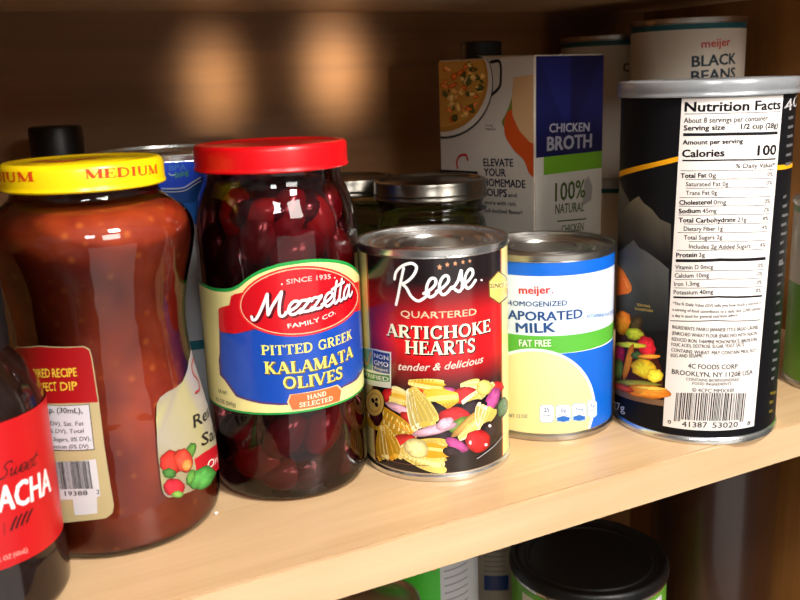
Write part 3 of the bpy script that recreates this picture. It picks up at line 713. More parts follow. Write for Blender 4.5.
# ================================================================== OLIVE JAR
def jar_glass(name, prof, mat, root): return lathe(name, rounded(prof, 5), mat, root, ang=60)
MZ = (141.6, 89.1, 0)
def mezz():
    c = MZ
    t = thing('olive_jar', 'glass jar of pitted kalamata olives with a bright red screw lid', 'jar', c)
    prof = [(0, 3), (22, 2.6), (30, 1.0), (34, .6), (36.8, 3), (38.0, 8), (38.1, 16), (37.9, 30), (37.9, 60), (37.9, 90), (37.9, 112), (38.0, 124), (37.0, 133), (34.6, 141), (32.4, 146), (31.6, 150), (31.8, 156), (31.8, 160)]
    jar_glass('glass', prof, M_BRINE_GLASS, t)
    lathe('brine', rounded([(0, 4), (20, 4), (27, 5), (27.5, 9), (28, 20), (28, 120), (26, 134), (24, 143), (24, 147), (0, 147)], 3), M_BRINE, t, 64)
    R = 35.2
    lathe('screw_lid', [(R-1.6, 152.8), (R+.1, 152.6), (R+.5, 153.3), (R+.1, 154.2), (R, 155), (R, 162.0), (R-.3, 163.3), (R-1.0, 164.0), (R-3, 164.2), (R-4, 163.6), (R-5.5, 163.0), (R-14, 162.8), (0, 162.6)], M_RED_LID, t)
    sf = Cyl(c, 37.95); a = Art(sf)
    CRM = (232, 222, 150); GN = (34, 150, 66); BL = (20, 70, 170); RD = (196, 12, 26); PU = (80, 56, 110)
    top = [(203, 283), (209, 286), (216, 288), (224, 288.6), (232, 287.6), (240, 283.5), (248, 277), (257, 271.5), (268, 267), (280, 263.4), (296, 260.8), (312, 259), (328, 259), (342, 261), (350, 264), (356, 269), (359.5, 274)]
    bot = [(364.4, 389), (356, 395), (350, 399), (339, 403.4), (327, 407.5), (314, 411), (302, 413), (290, 414.5), (277, 415), (264, 415), (252, 414), (240, 411.8), (230, 409), (220, 404.8), (212, 400)]
    ut = [tuple(q) for q in catmull(a.uv(top), 3)]; ub = [tuple(q) for q in catmull(a.uv(bot), 3)]
    # level the bottom edge: one height round the jar
    vb = sum(q[1] for q in ub)/len(ub)
    e0 = 66; 
    full = [(-e0, ut[0][1])]+[q for q in ut if -e0 < q[0] < e0]+[(e0, ut[-1][1])]
    a.polyuv(full+[(e0, vb), (-e0, vb)], GN)
    a.layer = 1; a.polyuv([(u, v-1.5) for u, v in full]+[(e0, vb+1.0), (-e0, vb+1.0)], CRM)
    blue = [(221.5, 333), (232, 334), (256, 330), (300, 330), (345, 312), (355, 308), (361.5, 310), (363.2, 330), (364, 364), (358.5, 372), (354, 379), (341, 386), (337, 392), (320, 399), (300, 402), (280, 403), (262, 401.5), (247, 398), (238, 394.5), (232, 386), (227, 379), (222.5, 374), (221.5, 360)]
    cx, cy = 290, 362
    a.layer = 2; a.poly([(219.4, 323), (231, 322)]+[(cx+(x-cx)*1.035, cy+(y-cy)*1.05) for x, y in blue[1:]]+[(220, 352)], PU)
    a.layer = 3; a.poly(blue, BL)
    a.layer = 4
    a.poly([(219, 309), (222, 307), (230, 305), (231.5, 296), (235, 294), (244, 292), (256, 296), (256, 328), (246, 331), (236, 333.5), (222, 331.5), (219.5, 328)], (206, 14, 28), smooth=False)
    a.poly([(352, 283), (361, 280), (362.5, 309), (352, 312)], (206, 14, 28))
    a.layer = 5; a.ell(299, 301, 60.5, 35, -6, (230, 38, 40)); a.layer = 6; a.ell(299, 301, 58.6, 33.0, -6, (244, 186, 150)); a.layer = 7; a.ell(299, 301, 57.6, 32.0, -6, RD)
    a.layer = 8
    W = (246, 242, 240)
    a.text('SINCE 1935', 286.5, 284, 330, 278.6, 5, (244, 204, 196), bold=.01, bend=.22)
    a.ell(281.8, 284, .7, .7, 0, W); a.ell(334, 277.6, .7, .7, 0, W)
    a.script([('M', 0), ('e', 1.02), ('z', 1.36), ('z', 1.74), ('e', 2.16), ('t', 2.5), ('t', 2.74), ('a', 2.98), ([(-.02, .62), (.2, .7), (.5, .74)], 2.44)], 255, 319, 350, 295.5, 24, W, w=.115, total=3.38, sh=(.06, -.05, (96, 6, 20)), slant=.16)
    a.text('FAMILY CO.', 288, 328, 335, 313.6, 4.6, (244, 220, 210), bold=.006, bend=-.3)
    YL = (236, 232, 110)
    a.serif('PITTED GREEK', 261.5, 354.4, 351, 338, 9.6, YL, bend=-.12)
    a.serif('KALAMATA', 264.5, 373, 352, 356, 11.8, YL, bend=-.14, sh=(.07, -.05, (110, 90, 50)))
    a.serif('OLIVES', 282.5, 388, 342, 377, 11.6, YL, bend=-.1, sh=(.07, -.05, (110, 90, 50)))
    bn = [(291, 394.5), (336, 385.5), (340.5, 390), (339, 400.5), (292.5, 409.5), (288.5, 401.5)]
    a.layer = 6; a.poly([(315+(x-315)*1.05, 397.5+(y-397.5)*1.1) for x, y in bn], (240, 200, 150)); a.layer = 7; a.poly(bn, (192, 104, 52)); a.layer = 8
    a.serif('HAND', 307, 399.4, 326, 395, 4.4, (248, 232, 200)); a.serif('SELECTED', 299, 407, 332.6, 400, 4.6, (248, 232, 200))
    a.text('DR WT', 219.6, 392, 228, 395, 3.6, (90, 86, 60)); a.text('9.5 OZ (269g)', 217, 400, 236.6, 406.4, 3.8, (90, 86, 60))
    a.build('label', M_FOIL, t)
    # olives
    ol = pmat('olive_flesh', (96, 18, 34), .22, 0, .5, coat=.5, sss=.15, var=.35, bscale=70)
    od = pmat('olive_dark_flesh', (52, 10, 26), .22, 0, .5, coat=.5, var=.35, bscale=70)
    orr = pmat('olive_red_flesh', (120, 14, 26), .25, 0, .5, coat=.4, var=.35, bscale=70)
    def olive(m):
        bm = bmesh.new(); bmesh.ops.create_uvsphere(bm, u_segments=24, v_segments=16, radius=1)
        for v in bm.verts:
            z = v.co.z; tap = 1-.14*max(0, z)-.04*max(0, -z)
            v.co = Vector((v.co.x*9.0*tap, v.co.y*9.0*tap, z*13.4))
            if z > .93: v.co.z -= (z-.93)*50      # the pitted hole
        for f in bm.faces: f.smooth = True
        bm.transform(Matrix.Scale(MM, 4)); me = bpy.data.meshes.new('olive'); bm.to_mesh(me); bm.free(); me.materials.append(m); return me
    protos = [olive(ol), olive(od), olive(orr)]
    rnd = random.Random(11)
    def place(x, y, z, tilt, az, k, sc=1.0, grp='olives in the red lidded jar'):
        o = bpy.data.objects.new('olive', protos[k]); COL.objects.link(o)
        o.location = Vector((x, y, z))*MM; o.rotation_euler = (0, tilt, az); o.scale = (sc,)*3
        tag(o, 'dark plum kalamata olive packed in brine inside the red lidded glass jar', 'olive', grp)
    sr = Cyl(c, 29.5)
    hand = [(290, 216, 25, 0, 1.05), (324, 221, -15, 2, .95), (228, 212, 10, 2, 1.0), (262, 200, 80, 2, .85), (345, 205, 10, 0, .9), (255, 240, 20, 0, 1.05), (300, 252, 70, 0, 1.1), (338, 250, -30, 2, 1), (215, 250, 0, 1, 1), (238, 262, -10, 1, 1.0), (352, 236, 0, 1, .85), (318, 193, 90, 1, .8), (237, 190, 80, 1, .8), (285, 186, 85, 1, .75),
            (245, 432, 70, 1, 1.05), (285, 436, 40, 0, 1.05), (325, 428, 30, 2, 1.05), (352, 415, 5, 0, 1.0), (258, 462, 85, 2, 1.05), (312, 470, 80, 1, 1.1), (345, 450, 30, 1, 1), (228, 440, 0, 1, 1.0), (285, 480, 88, 0, .9)]
    for px, py, ti, k, sc in hand:
        u, v = sr.hit(px, py); x, y, z = sr.map(u, v, 0)
        th = u/sr.r+sr.a0; v = min(max(v, 14.5*sc if ti < 50 else 11.5), 134)
        rr = min(36.9-9.1*sc, 29.0)
        if v > 122: rr = min(rr, 34.6-9*sc-max(0, v-128)*.45)
        x, y = rr*math.cos(th), rr*math.sin(th)
        n = Vector((math.cos(th), math.sin(th), 0)); tg = Vector((-math.sin(th), math.cos(th), 0))
        ax = (Vector((0, 0, 1))*math.cos(math.radians(ti))+tg*math.sin(math.radians(ti)))
        q = ax.to_track_quat('Z', 'Y')
        o = bpy.data.objects.new('olive', protos[k]); COL.objects.link(o)
        o.location = Vector((c[0]+x, c[1]+y, v))*MM; o.rotation_euler = q.to_euler(); o.scale = (sc,)*3
        tag(o, 'dark plum kalamata olive packed in brine inside the red lidded glass jar', 'olive', 'olives in the red lidded jar')
mezz()

# ================================================================== SALSA JAR
SA = (57.2, 85.7, 0)
def salsa():
    c = SA
    t = thing('salsa_jar', 'large waisted glass jar of medium salsa with a yellow lid', 'jar', c)
    P = [(0, 3), (24, 2.8), (34, .9), (40, .4), (43.4, 4), (44.6, 11), (44.6, 24), (44.0, 34), (41.6, 50), (39.2, 62), (37.0, 75), (36.1, 86), (36.6, 98), (38.9, 110), (41.6, 120), (43.3, 129), (42.4, 136), (38.4, 141.6), (32.6, 146), (30.2, 149), (30.4, 158)]
    RP = rounded(P, 5)
    jar_glass('glass', P, M_GLASS, t)
    m, nt, b = new_mat('salsa')
    tc = nt.nodes.new('ShaderNodeTexCoord')
    n1 = nt.nodes.new('ShaderNodeTexNoise'); n1.inputs['Scale'].default_value = 55; n1.inputs['Detail'].default_value = 5
    vo = nt.nodes.new('ShaderNodeTexVoronoi'); vo.inputs['Scale'].default_value = 130
    nt.links.new(tc.outputs['Object'], n1.inputs['Vector']); nt.links.new(tc.outputs['Object'], vo.inputs['Vector'])
    r1 = nt.nodes.new('ShaderNodeValToRGB'); r1.color_ramp.elements[0].position = .34; r1.color_ramp.elements[1].position = .7
    r1.color_ramp.elements[0].color = C4((124, 31, 9)); r1.color_ramp.elements[1].color = C4((160, 58, 14))
    r2 = nt.nodes.new('ShaderNodeValToRGB'); r2.color_ramp.elements[0].position = .0; r2.color_ramp.elements[0].color = (.55, .55, .55, 1); r2.color_ramp.elements[1].position = .26; r2.color_ramp.elements[1].color = (0, 0, 0, 1)
    nt.links.new(n1.outputs['Fac'], r1.inputs['Fac']); nt.links.new(vo.outputs['Distance'], r2.inputs['Fac'])
    mx = nt.nodes.new('ShaderNodeMix'); mx.data_type = 'RGBA'; mx.inputs['B'].default_value = C4((206, 110, 36))
    nt.links.new(r2.outputs['Color'], mx.inputs['Factor']); nt.links.new(r1.outputs['Color'], mx.inputs['A']); nt.links.new(mx.outputs['Result'], b.inputs['Base Color'])
    b.inputs['Roughness'].default_value = .65; b.inputs['Specular IOR Level'].default_value = .2
    inner = [(max(0, r-1.5), z+(1.5 if z < 3 else 0)) for r, z in P if z < 146]
    inner[-1] = (inner[-1][0], inner[-1][1])
    inner += [(30, 143.5), (15, 144), (0, 144)]
    lathe('salsa_filling', rounded(inner, 4), m, t, ang=60)
    R = 33.0
    lathe('screw_lid', [(R-1.6, 151.6), (R, 151.4), (R+.5, 152.1), (R+.1, 153.2), (R, 154), (R, 159.8), (R-.6, 161.4), (R-1.8, 162.3), (R-3.2, 162.4), (R-4.4, 161.9), (R-6, 161.4), (R-12, 161.4), (R-13, 161.9), (0, 161.9)], M_YEL_LID, t)
    sl = Cyl((c[0], c[1], 0), R); al = Art(sl); al.layer = 0; al.base = .1
    RD = (212, 66, 18)
    al.serif('MEDIUM', 84.5, 179, 157.5, 173.2, 9.6, RD, fat=1.1)
    uA = sl.hit(34, 181)[0]; uW = sl.hit(157.5, 173.2)[0]-sl.hit(84.5, 179)[0]; vv = sl.hit(34, 181)[1]
    al.serif('DIUM', -1, 180.6, 34.5, 181.4, 9.6, RD, fat=1.1)
    al.build('lid_lettering', M_FOIL, t)
    # red and white print on top of the lid
    pl = []
    lab = [(z, r) for r, z in RP if z > 3]
    sf = Cyl(c, 40, lab, 2.0, 3.0); a = Art(sf, .05)
    CR = (206, 190, 142)
    K = (40, 36, 36)
    back = [(13, 349), (17, 346.5), (40, 345.5), (84, 346), (90, 349), (92, 356), (99, 402), (105, 450), (114, 505), (112.6, 513), (106, 518), (80, 521), (50, 523), (42, 520), (36, 500), (24, 440), (16, 395)]
    a.poly(back, (170, 154, 112)); a.layer = 1
    a.poly([(14, 349.5), (18, 347.5), (40, 346.5), (83.4, 347), (89, 350), (91, 357), (98, 402), (70, 403), (44, 403), (17, 400)], (150, 14, 18))
    a.layer = 2
    a.poly([(40, 404), (89.6, 403.6), (94.8, 449.6), (60, 450.5), (46, 450)], K)
    a.poly([(48, 461), (96, 459), (99.8, 490), (100.5, 495.5), (97, 497), (97.5, 513), (75, 515), (73, 499), (54, 500)], (190, 188, 190))
    a.layer = 3
    a.poly([(40, 404.4), (88.8, 404.4), (94, 448.8), (60, 449.6), (46, 449)], (190, 188, 192))
    GD = (226, 190, 60)
    a.text('PIRED', 34.5, 377.4, 50.8, 377, 9, GD, bold=.02); a.text('RECIPE', 53, 377, 77.4, 376, 9, GD, bold=.02); a.text('INS', 25, 378.4, 33.6, 377.6, 9, GD, bold=.02)
    a.text('PERFECT', 35.5, 391, 57.4, 390.4, 9, GD, bold=.02); a.text('DIP', 61, 390.4, 77.6, 389.6, 9, GD, bold=.02)
    a.layer = 4
    a.text('tbsp.', 41, 412.2, 54.6, 412.4, 5.6, K, bold=.03); a.text('(30mL),', 57.4, 412.4, 82.8, 412.8, 5.6, K, bold=.03)
    a.text('% DV), Sat. Fat', 45, 424.6, 84, 425, 4.4, K); a.text('(9% DV), Total', 45.5, 432, 84, 432.4, 4.4, K, bold=.01); a.text('Total Sugars, 0% DV),', 42, 439.6, 91, 440, 4.4, K); a.text('Potassium (0% DV).', 47, 447.4, 90, 447.6, 4.4, K)
    barcode(a, 52, 461.6, 89.5, 460.4, 56, 489, 93.5, 488.4, seed=9)
    a.text('5 19388', 57, 495.2, 88, 494.6, 5, K); a.text('2', 97, 493.8, 99.6, 493.6, 4.6, K)
    # front label (seen turned away)
    a.layer = 0
    fl = [(190, 325), (190.2, 347), (188.4, 360), (187, 370), (182, 382), (175, 388), (167, 392), (160, 397.5), (156.6, 404), (156, 420), (157, 440), (158.4, 462), (162, 489), (164, 494.4), (168, 497.4), (177, 496), (190, 491.6), (203, 485)]
    uvf = a.uv(fl); e = max(q[0] for q in uvf)
    tail = [(uvf[-1][0]+9, uvf[-1][1]+6), (uvf[-1][0]+34, uvf[-1][1]+9), (uvf[-1][0]+36, uvf[0][1]), (uvf[-1][0]+20, uvf[0][1]+4)]
    a.polyuv(uvf+tail, lambda u, v: (160+(math.sin(v*1.7+math.sin(u)*.6)*16), 150+math.sin(v*1.7+math.sin(u)*.6)*18, 122+math.sin(v*1.1)*18))
    a.layer = 1
    a.layer = 2
    a.stroke([(196, 357), (191.5, 364), (193, 374), (198, 381), (199, 389), (195, 393)], 5.4, (30, 20, 22)); a.layer = 3
    a.stroke([(196, 357), (191.5, 364), (193, 374), (198, 381), (199, 389), (195, 392.5)], 3, (190, 20, 34)); a.layer = 2
    a.text('Res', 193.6, 428, 209, 415, 15, (34, 28, 26), bold=.03, shear=.1)
    a.text('Sal', 201.4, 446, 214.6, 437, 15, (34, 28, 26), bold=.03, shear=.1)
    a.poly([(194, 459), (204, 452), (212, 447), (217.5, 443), (218.6, 468), (213, 473), (205, 475), (196, 470)], (176, 20, 32)); a.layer = 3
    a.text('Ori', 207, 469, 217, 462, 9, (240, 232, 220), bold=.02)
    for i, q in enumerate([(190, 451, 5, 9, 20, (70, 120, 40)), (172, 462, 13, 12, 0, (200, 38, 26)), (183, 460, 9, 12, -20, (214, 60, 40)), (186, 465, 5, 6, 10, (226, 130, 60)), (169, 473, 7, 5, 20, (60, 110, 40)), (173, 487, 11, 9, 0, (196, 24, 40)), (201, 478, 15, 10, -35, (70, 150, 60)), (177, 494, 6, 3.5, 0, (110, 160, 60)), (190, 477, 4, 8, 20, (80, 140, 50))]):
        a.layer = 4+i*.4; a.blob(*q[:5], tuple(x*.85 for x in q[5]), wob=.1, seed=i+90)
    a.build('label', M_PAPER, t)
    # printed patch on the lid's top
    ptop = thing_top = None
    verts = []; faces = []
    for k, (x, y, rx, ry) in enumerate(((-8, -2, 7, 4), (3, 3, 5, 3), (-16, 6, 4, 3))):
        b0 = len(verts)
        for i in range(20): verts.append((x+rx*math.cos(i*pi/10), y+ry*math.sin(i*pi/10), 162.1))
        faces.append(tuple(range(b0, b0+20)))
    link('lid_print', pyd(verts, faces, False), pmat('lid_red_print', (196, 60, 40), .4), t)
salsa()

# ================================================================== SRIRACHA BOTTLE
def sriracha():
    c = (-2.5, 41.0, 0); r = 29.6
    t = thing('sauce_bottle', 'dark bottle of sweet chilli sauce with a red label at the left edge', 'bottle', c)
    lathe('bottle_body', rounded([(0, 2), (20, 1.6), (27, .2), (30.0, 3), (30.6, 8), (30.4, 20), (29.9, 26), (29.9, 60), (29.9, 74), (28.8, 82), (26.0, 89), (22.4, 95), (19.4, 99), (18, 103), (17.8, 110)], 5), M_DKGLASS, t, ang=60)
    lathe('bottle_cap', [(18.4, 100.2), (20.0, 100.6), (19.8, 124), (19.0, 126.4), (16.5, 127.2), (9, 127.4), (8, 134), (7, 135), (0, 135.4)], M_BLACK, t)
    sf = Cyl(c, 30.0); a = Art(sf); a.base = .08
    vt = sf.hit(25, 413)[1]; vb = sf.hit(30, 558)[1]
    a.grid(-60, 60, vb, vt, 90, 1, lambda u, v: (184, 15, 20))
    a.layer = 1
    W = (232, 220, 216); K = (30, 10, 12)
    a.script([('S', 0), ('w', .55), ('e', 1.05), ('e', 1.4), ('t', 1.78), ([(-.1, .55), (.3, .62)], 1.75)], -3, 480, 37, 464, 15, K, w=.09, total=2.1, slant=.3)
    a.text('ACHA', -2, 512.5, 50.5, 490.5, 27, W, bold=.03); a.text('SRIR', -52, 529, -5, 514, 27, W, bold=.03)
    for k in range(4):
        x = 11+k*5.2; y = 530-k*2.6
        a.stroke([(x, y), (x+2.6, y-7.5), (x+5.4, y-13)], 2.4, K)
    a.stroke([(4.5, 535), (4.0, 523)], .7, K)
    a.text('7 FL OZ (60mL)', -8, 564, 27.6, 551.6, 5.4, (230, 150, 140))
    a.build('label', M_PAPER, t)
sriracha()

# ================================================================== BLUE CAN AND BOTTLE BEHIND THE SALSA
def bluecan():
    c = (120, 190, 0); r = 46; h = 157.3
    t = thing('food_can', 'tall wide blue and white can standing behind the yellow lidded salsa jar', 'can', c)
    rb = metal_can(t, r, h, M_STEEL)
    sf = Cyl(c, rb); a = Art(sf)
    a.grid(-pi*rb, pi*rb, 4.4, h-4, 120, 1, lambda u, v: (196, 204, 210))
    vs = sf.hit(174, 189)[1]; vw = sf.hit(195, 222)[1]; vt = sf.hit(200, 340)[1]
    a.layer = 1; a.grid(-pi*rb, pi*rb, vs, h-4, 100, 1, lambda u, v: (34, 84, 232))
    a.grid(-pi*rb, pi*rb, vw, vs, 100, 1, lambda u, v: (24, 100, 190))
    a.layer = 2
    a.grid(-pi*rb, pi*rb, vt-5, vt, 100, 1, lambda u, v: (20, 110, 126))
    a.poly([(164, 190.5), (184, 189.5), (200, 178.5), (206, 176), (206, 200), (164, 206)], (18, 70, 146))
    a.layer = 3
    a.stroke([(162, 188.4), (174, 188.6), (184, 187.4), (192, 182.5), (200, 177.5)], 1.5, (206, 214, 230), n=3); a.stroke([(162, 191.6), (174, 191.8), (185, 190.4), (193, 185.5), (201, 180.5)], 1.0, (206, 214, 230), n=3)
    a.text('NON', 168.8, 163.6, 185, 163, 5.2, (70, 140, 226), bold=.0); a.text('BPA', 169.2, 170.6, 186.4, 170, 6, (70, 140, 226), bold=.03)
    a.text('lining', 175, 178.4, 189.6, 174, 6, (90, 180, 110), shear=.4, bold=.01); a.stroke([(169, 173.5), (171.5, 175.2), (175, 174.6)], 1.5, (190, 230, 230))
    a.text('NO BPA', 173, 199.4, 183, 198.6, 3, (130, 180, 220)) if False else None
    a.build('label', M_PAPER, t)
bluecan()
def blackcap():
    t = thing('sauce_bottle', 'dark bottle with a broad black cap behind the yellow lid', 'bottle', (66.5, 240, 0))
    lathe('bottle_body', rounded([(0, 2), (20, 0.2), (23.6, 3), (24, 10), (24, 110), (22, 124), (16, 136), (12, 142), (11.6, 152)], 4), M_DKGLASS, t, 64, 60)
    lathe('bottle_cap', [(12, 150), (14.6, 150.2), (14.6, 169.4), (14.0, 170.6), (12.6, 171), (0, 171)], M_BLACK, t, 64)
blackcap()

# ================================================================== SMALL JARS BEHIND
M_PICK = pmat('olive_green_pickles', (112, 104, 36), .4, 0, .4, var=.45, bscale=60)
M_JGLASS = glass('jar_glass', (214, 220, 205), .04, 1.0)
def smalljar(c, r, h, label, fill=None, lidmat=None):
    t = thing('glass_jar', label, 'jar', c); lidmat = lidmat or pmat('dull_jar_lid', (120, 116, 108), .3, 1.0, var=.08)
    k = r/34.0
    P = [(0, 2.6), (20*k, 2.2), (28*k, .6), (31.6*k, 1), (r-.9, 5), (r-.6, 10), (r-.6, h-40), (r-.6, h-31), (r-2, h-25), (r-4.6, h-22), (r-4.6, h-20), (r-.2, h-18.2), (r-3, h-16.4), (r-2, h-12), (r-2, h-9)]
    jar_glass('glass', P, M_JGLASS, t)
    lathe('jar_filling', rounded([(0, 4), (r-6, 4), (r-2.6, 8), (r-2.4, h-44), (r-3.4, h-38), (0, h-38)], 3), fill or M_PICK, t, 64, 60)
    lathe('screw_lid', [(r-2.4, h-11), (r-.2, h-11.2), (r+.3, h-10.4), (r-.3, h-9.6), (r-.4, h-8), (r, h-7.4), (r-.4, h-6.8), (r-.4, h-2), (r-.9, h-.5), (r-2, h), (r-3.4, h-.2), (r-4.4, h-1.6), (r-9, h-1.9), (r-10, h-1.4), (0, h-1.4)], lidmat, t, 96)
    return t
smalljar((267.7, 165, 0), 34.4, 131.3, 'glass jar with a dull steel lid directly behind the artichoke can')
smalljar((243, 231, 0), 30, 129.5, 'smaller steel lidded jar further back, left of the jar behind the artichokes')
M_BLGL = pmat('blue_grey_tin', (74, 92, 108), .3, .4, .5, coat=.3, var=.1)
smalljar((182, 150, 0), 20.5, 112, 'small blue grey lidded jar tucked between the olive jar and artichoke can', pmat('pale_filling', (90, 96, 96), .5), M_BLGL)

# ================================================================== BROTH CARTON
def broth():
    N = Vector((322.0, 132.9, 0)); L = Vector((307.9, 221.8, 0)); Rr = Vector((381.3, 142.4, 0)); B = L+Rr-N; h = 200.9
    t = thing('broth_carton', 'white and navy chicken broth carton with a soup bowl picture', 'carton', ((N+B)/2)[:])
    c = (N+B)/2
    m_card = pmat('white_carton_board', (196, 186, 172), .5, 0, .35, var=.03)
    P = [p-c for p in (N, Rr, B, L)]
    verts = [(*p.xy, 0) for p in P]+[(*p.xy, h) for p in P]
    bm = bmesh.new(); vs = [bm.verts.new(v) for v in verts]
    for f in ((3, 2, 1, 0), (4, 5, 6, 7), (0, 1, 5, 4), (1, 2, 6, 5), (2, 3, 7, 6), (3, 0, 4, 7)): bm.faces.new([vs[i] for i in f])
    bmesh.ops.bevel(bm, geom=bm.edges[:], offset=.8, segments=2, affect='EDGES'); bm.transform(Matrix.Scale(MM, 4))
    me = bpy.data.meshes.new('carton'); bm.to_mesh(me); bm.free(); link('carton_body', me, m_card, t)
    # sealed top fin and side ears
    ex = (P[1]-P[0]).normalized(); ey = (P[3]-P[0]).normalized()
    mid0 = P[0]+(P[1]-P[0])*.0+(P[3]-P[0])*.5; mid1 = P[1]+(P[2]-P[1])*.5
    fin = [(*mid0.xy, h), (*mid1.xy, h), (*(mid1+ey*6).xy, h+1.6), (*(mid0+ey*6).xy, h+1.6), (*mid0.xy, h+.8), (*mid1.xy, h+.8)]
    link('top_seam', pyd(fin, [(0, 1, 2, 3), (4, 5, 2, 3), (0, 1, 5, 4)], False), m_card, t)
    cp = thing_c = None
    cx, cy = (304+8, 172+28)
    d = Vector((311, 194, 0))-c
    lathe_o = lathe('screw_cap', [(12.6, h+.4), (13.2, h+.5), (13, h+10), (12.4, h+10.8), (0, h+11)], M_BLACK, t, 48); lathe_o.location = Vector((c+ey*10-ex*3).xy.to_3d()*0+Vector(((ey*21-ex*13).x, (ey*21-ex*13).y, 0)))*MM
    # front face
    sf = Plane(N, (N-L), c); a = Art(sf); a.base = .15
    up = Art.up
    WH = (190, 182, 172); NV = (26, 26, 66)
    w = (N-L).length
    a.grid(-w+.8, -.8, .8, h-.8, 1, 1, lambda u, v: WH)
    def clamp(o): return o
    # keep the artwork inside the face
    def cpoly(pts, col, layer=None, smooth=False):
        uv = a.uv(pts)
        if smooth:
            Q = catmull([*uv[-1:], *uv, *uv[:2]], 5); uv = [(q[0], q[1]) for q in Q[5:-6]]
        uv = [(min(max(p[0], -w+.9), -.9), min(p[1], h-.9)) for p in uv]
        o2 = []
        for p in uv:
            if not o2 or (abs(p[0]-o2[-1][0])+abs(p[1]-o2[-1][1])) > 1e-3: o2.append(p)
        a.polyuv(o2, col, layer)
    def cell(cx, cy, rx, ry, rot, col):
        an = math.radians(rot)
        cpoly([(cx+rx*math.cos(q)*math.cos(an)-ry*math.sin(q)*math.sin(an), cy+rx*math.cos(q)*math.sin(an)+ry*math.sin(q)*math.cos(an)) for q in [2*pi*k/44 for k in range(44)]], col)
    a.layer = 1; a.stroke([(491, 62), (500, 62), (501, 78), (499, 88), (488, 98)], 3.4, (24, 22, 26), n=4)
    a.layer = 1.5; cell(444, 84, 49.5, 55, 4, (60, 56, 54)); a.layer = 2; cell(444, 83, 48.5, 53.5, 4, (204, 198, 186)); a.layer = 3; cell(443, 80, 45.5, 52, 4, (176, 122, 50)); a.layer = 3.5; cell(443, 78, 42.5, 49, 4, (196, 142, 62))
    rnd = random.Random(21); k = 0
    while k < 60:
        x = rnd.uniform(445, 484); y = rnd.uniform(64, 128)
        if ((x-443)/40)**2+((y-78)/46)**2 > 1: continue
        col = rnd.choice([(52, 60, 24), (66, 74, 30), (58, 66, 26), (200, 90, 34), (206, 116, 50), (216, 166, 84), (220, 176, 100), (206, 150, 70)])
        a.layer = 4+k*.05; a.blob(x, y, rnd.uniform(1.5, 3.5), rnd.uniform(2, 5.5), rnd.uniform(0, 180), col, wob=.3, seed=k); k += 1
    a.layer = 2
    a.stroke([(458, 168), (457, 162), (460, 156), (466, 155), (468, 160)], 2.4, (178, 30, 34), n=4)
    a.poly([(440.5, 169.4), (478, 171.4), (478, 175), (440.5, 173.2)], (24, 22, 26))
    a.text('ELEVATE', 484, 166, 513.5, 166.6, 8, NV, bold=.035); a.text('YOUR', 484.4, 175.6, 506, 176.6, 8, NV, bold=.035); a.text('HOMEMADE', 484, 185.8, 525.6, 188, 8, NV, bold=.035); a.text('SOUPS', 484, 195.6, 507, 197, 8, NV, bold=.035); a.text('and', 508.6, 197, 517, 197.4, 4.6, NV)
    a.text('more with rich', 485, 204.2, 516, 206.2, 4.4, NV); a.text('full-bodied flavor!', 485, 212, 522.6, 214.8, 4.4, NV)
    a.text('serving', 485.6, 126, 493, 126.6, 2.4, (90, 80, 80)); a.text('suggestion', 485.6, 129.4, 496, 130.2, 2.4, (90, 80, 80))
    cpoly([(505, 128), (502, 122), (506, 114), (510, 104), (513, 95), (517, 98), (514, 112), (512, 124), (508, 129)], (110, 118, 44), smooth=True)
    a.layer = 3; cpoly([(506, 116), (512, 110), (518, 118), (526, 134), (537, 142), (537, 175), (530, 174), (524, 160), (514, 150), (505, 134)], (190, 74, 26), smooth=True)
    a.layer = 4; cpoly([(514, 77), (528, 75), (540, 74), (540, 144), (530, 142), (520, 131), (513, 116), (512, 96)], (196, 156, 112))
    a.build('soup_panel', M_CARD, t)
    # side face
    sf = Plane(N, (Rr-N), c); a = Art(sf); a.base = .15; w2 = (Rr-N).length
    vg = sf.hit(536, 158)[1]; vg2 = sf.hit(544, 175)[1]
    a.grid(.8, w2-.8, .8, h-.8, 1, 1, lambda u, v: (196, 190, 180))
    a.layer = 1; a.grid(.8, w2-.8, vg, h-.8, 1, 1, lambda u, v: (16, 18, 70))
    u0 = sf.hit(543.5, 170)[0]; a.grid(u0, w2-.8, vg2, vg, 1, 1, lambda u, v: (106, 158, 36))
    a.layer = 2
    a.polyuv([(w2*.05, h-1), (w2*.5, h-1), (w2*.5, h-52)], (20, 23, 84)); a.polyuv([(w2*.5, h-1), (w2*.96, h-1), (w2*.5, h-52)], (13, 14, 58))
    a.stroke_uv([(w2*.5, h-52), (w2*.52, h-1)], .5, (30, 34, 96))
    a.layer = 3
    a.text('CHICKEN', 549, 132.4, 588.8, 131, 9, (206, 206, 216), bold=.035); a.text('BROTH', 547, 150.6, 591, 147, 14, (206, 206, 216), bold=.045)
    OG = (74, 96, 30)
    a.poly([(582, 206), (584, 182), (588, 176), (592, 186), (591, 200)], (150, 146, 140))
    a.layer = 4
    a.text('100%', 554.8, 201.4, 584.6, 197, 19, OG); a.text('NATURAL', 554.8, 214, 583.6, 211, 10, OG)
    a.poly([(557, 220.6), (586, 218), (586, 219.4), (557, 222)], OG)
    a.text('CHICKEN', 561, 233, 583, 230, 8, OG)
    a.build('product_panel', M_CARD, t)
broth()

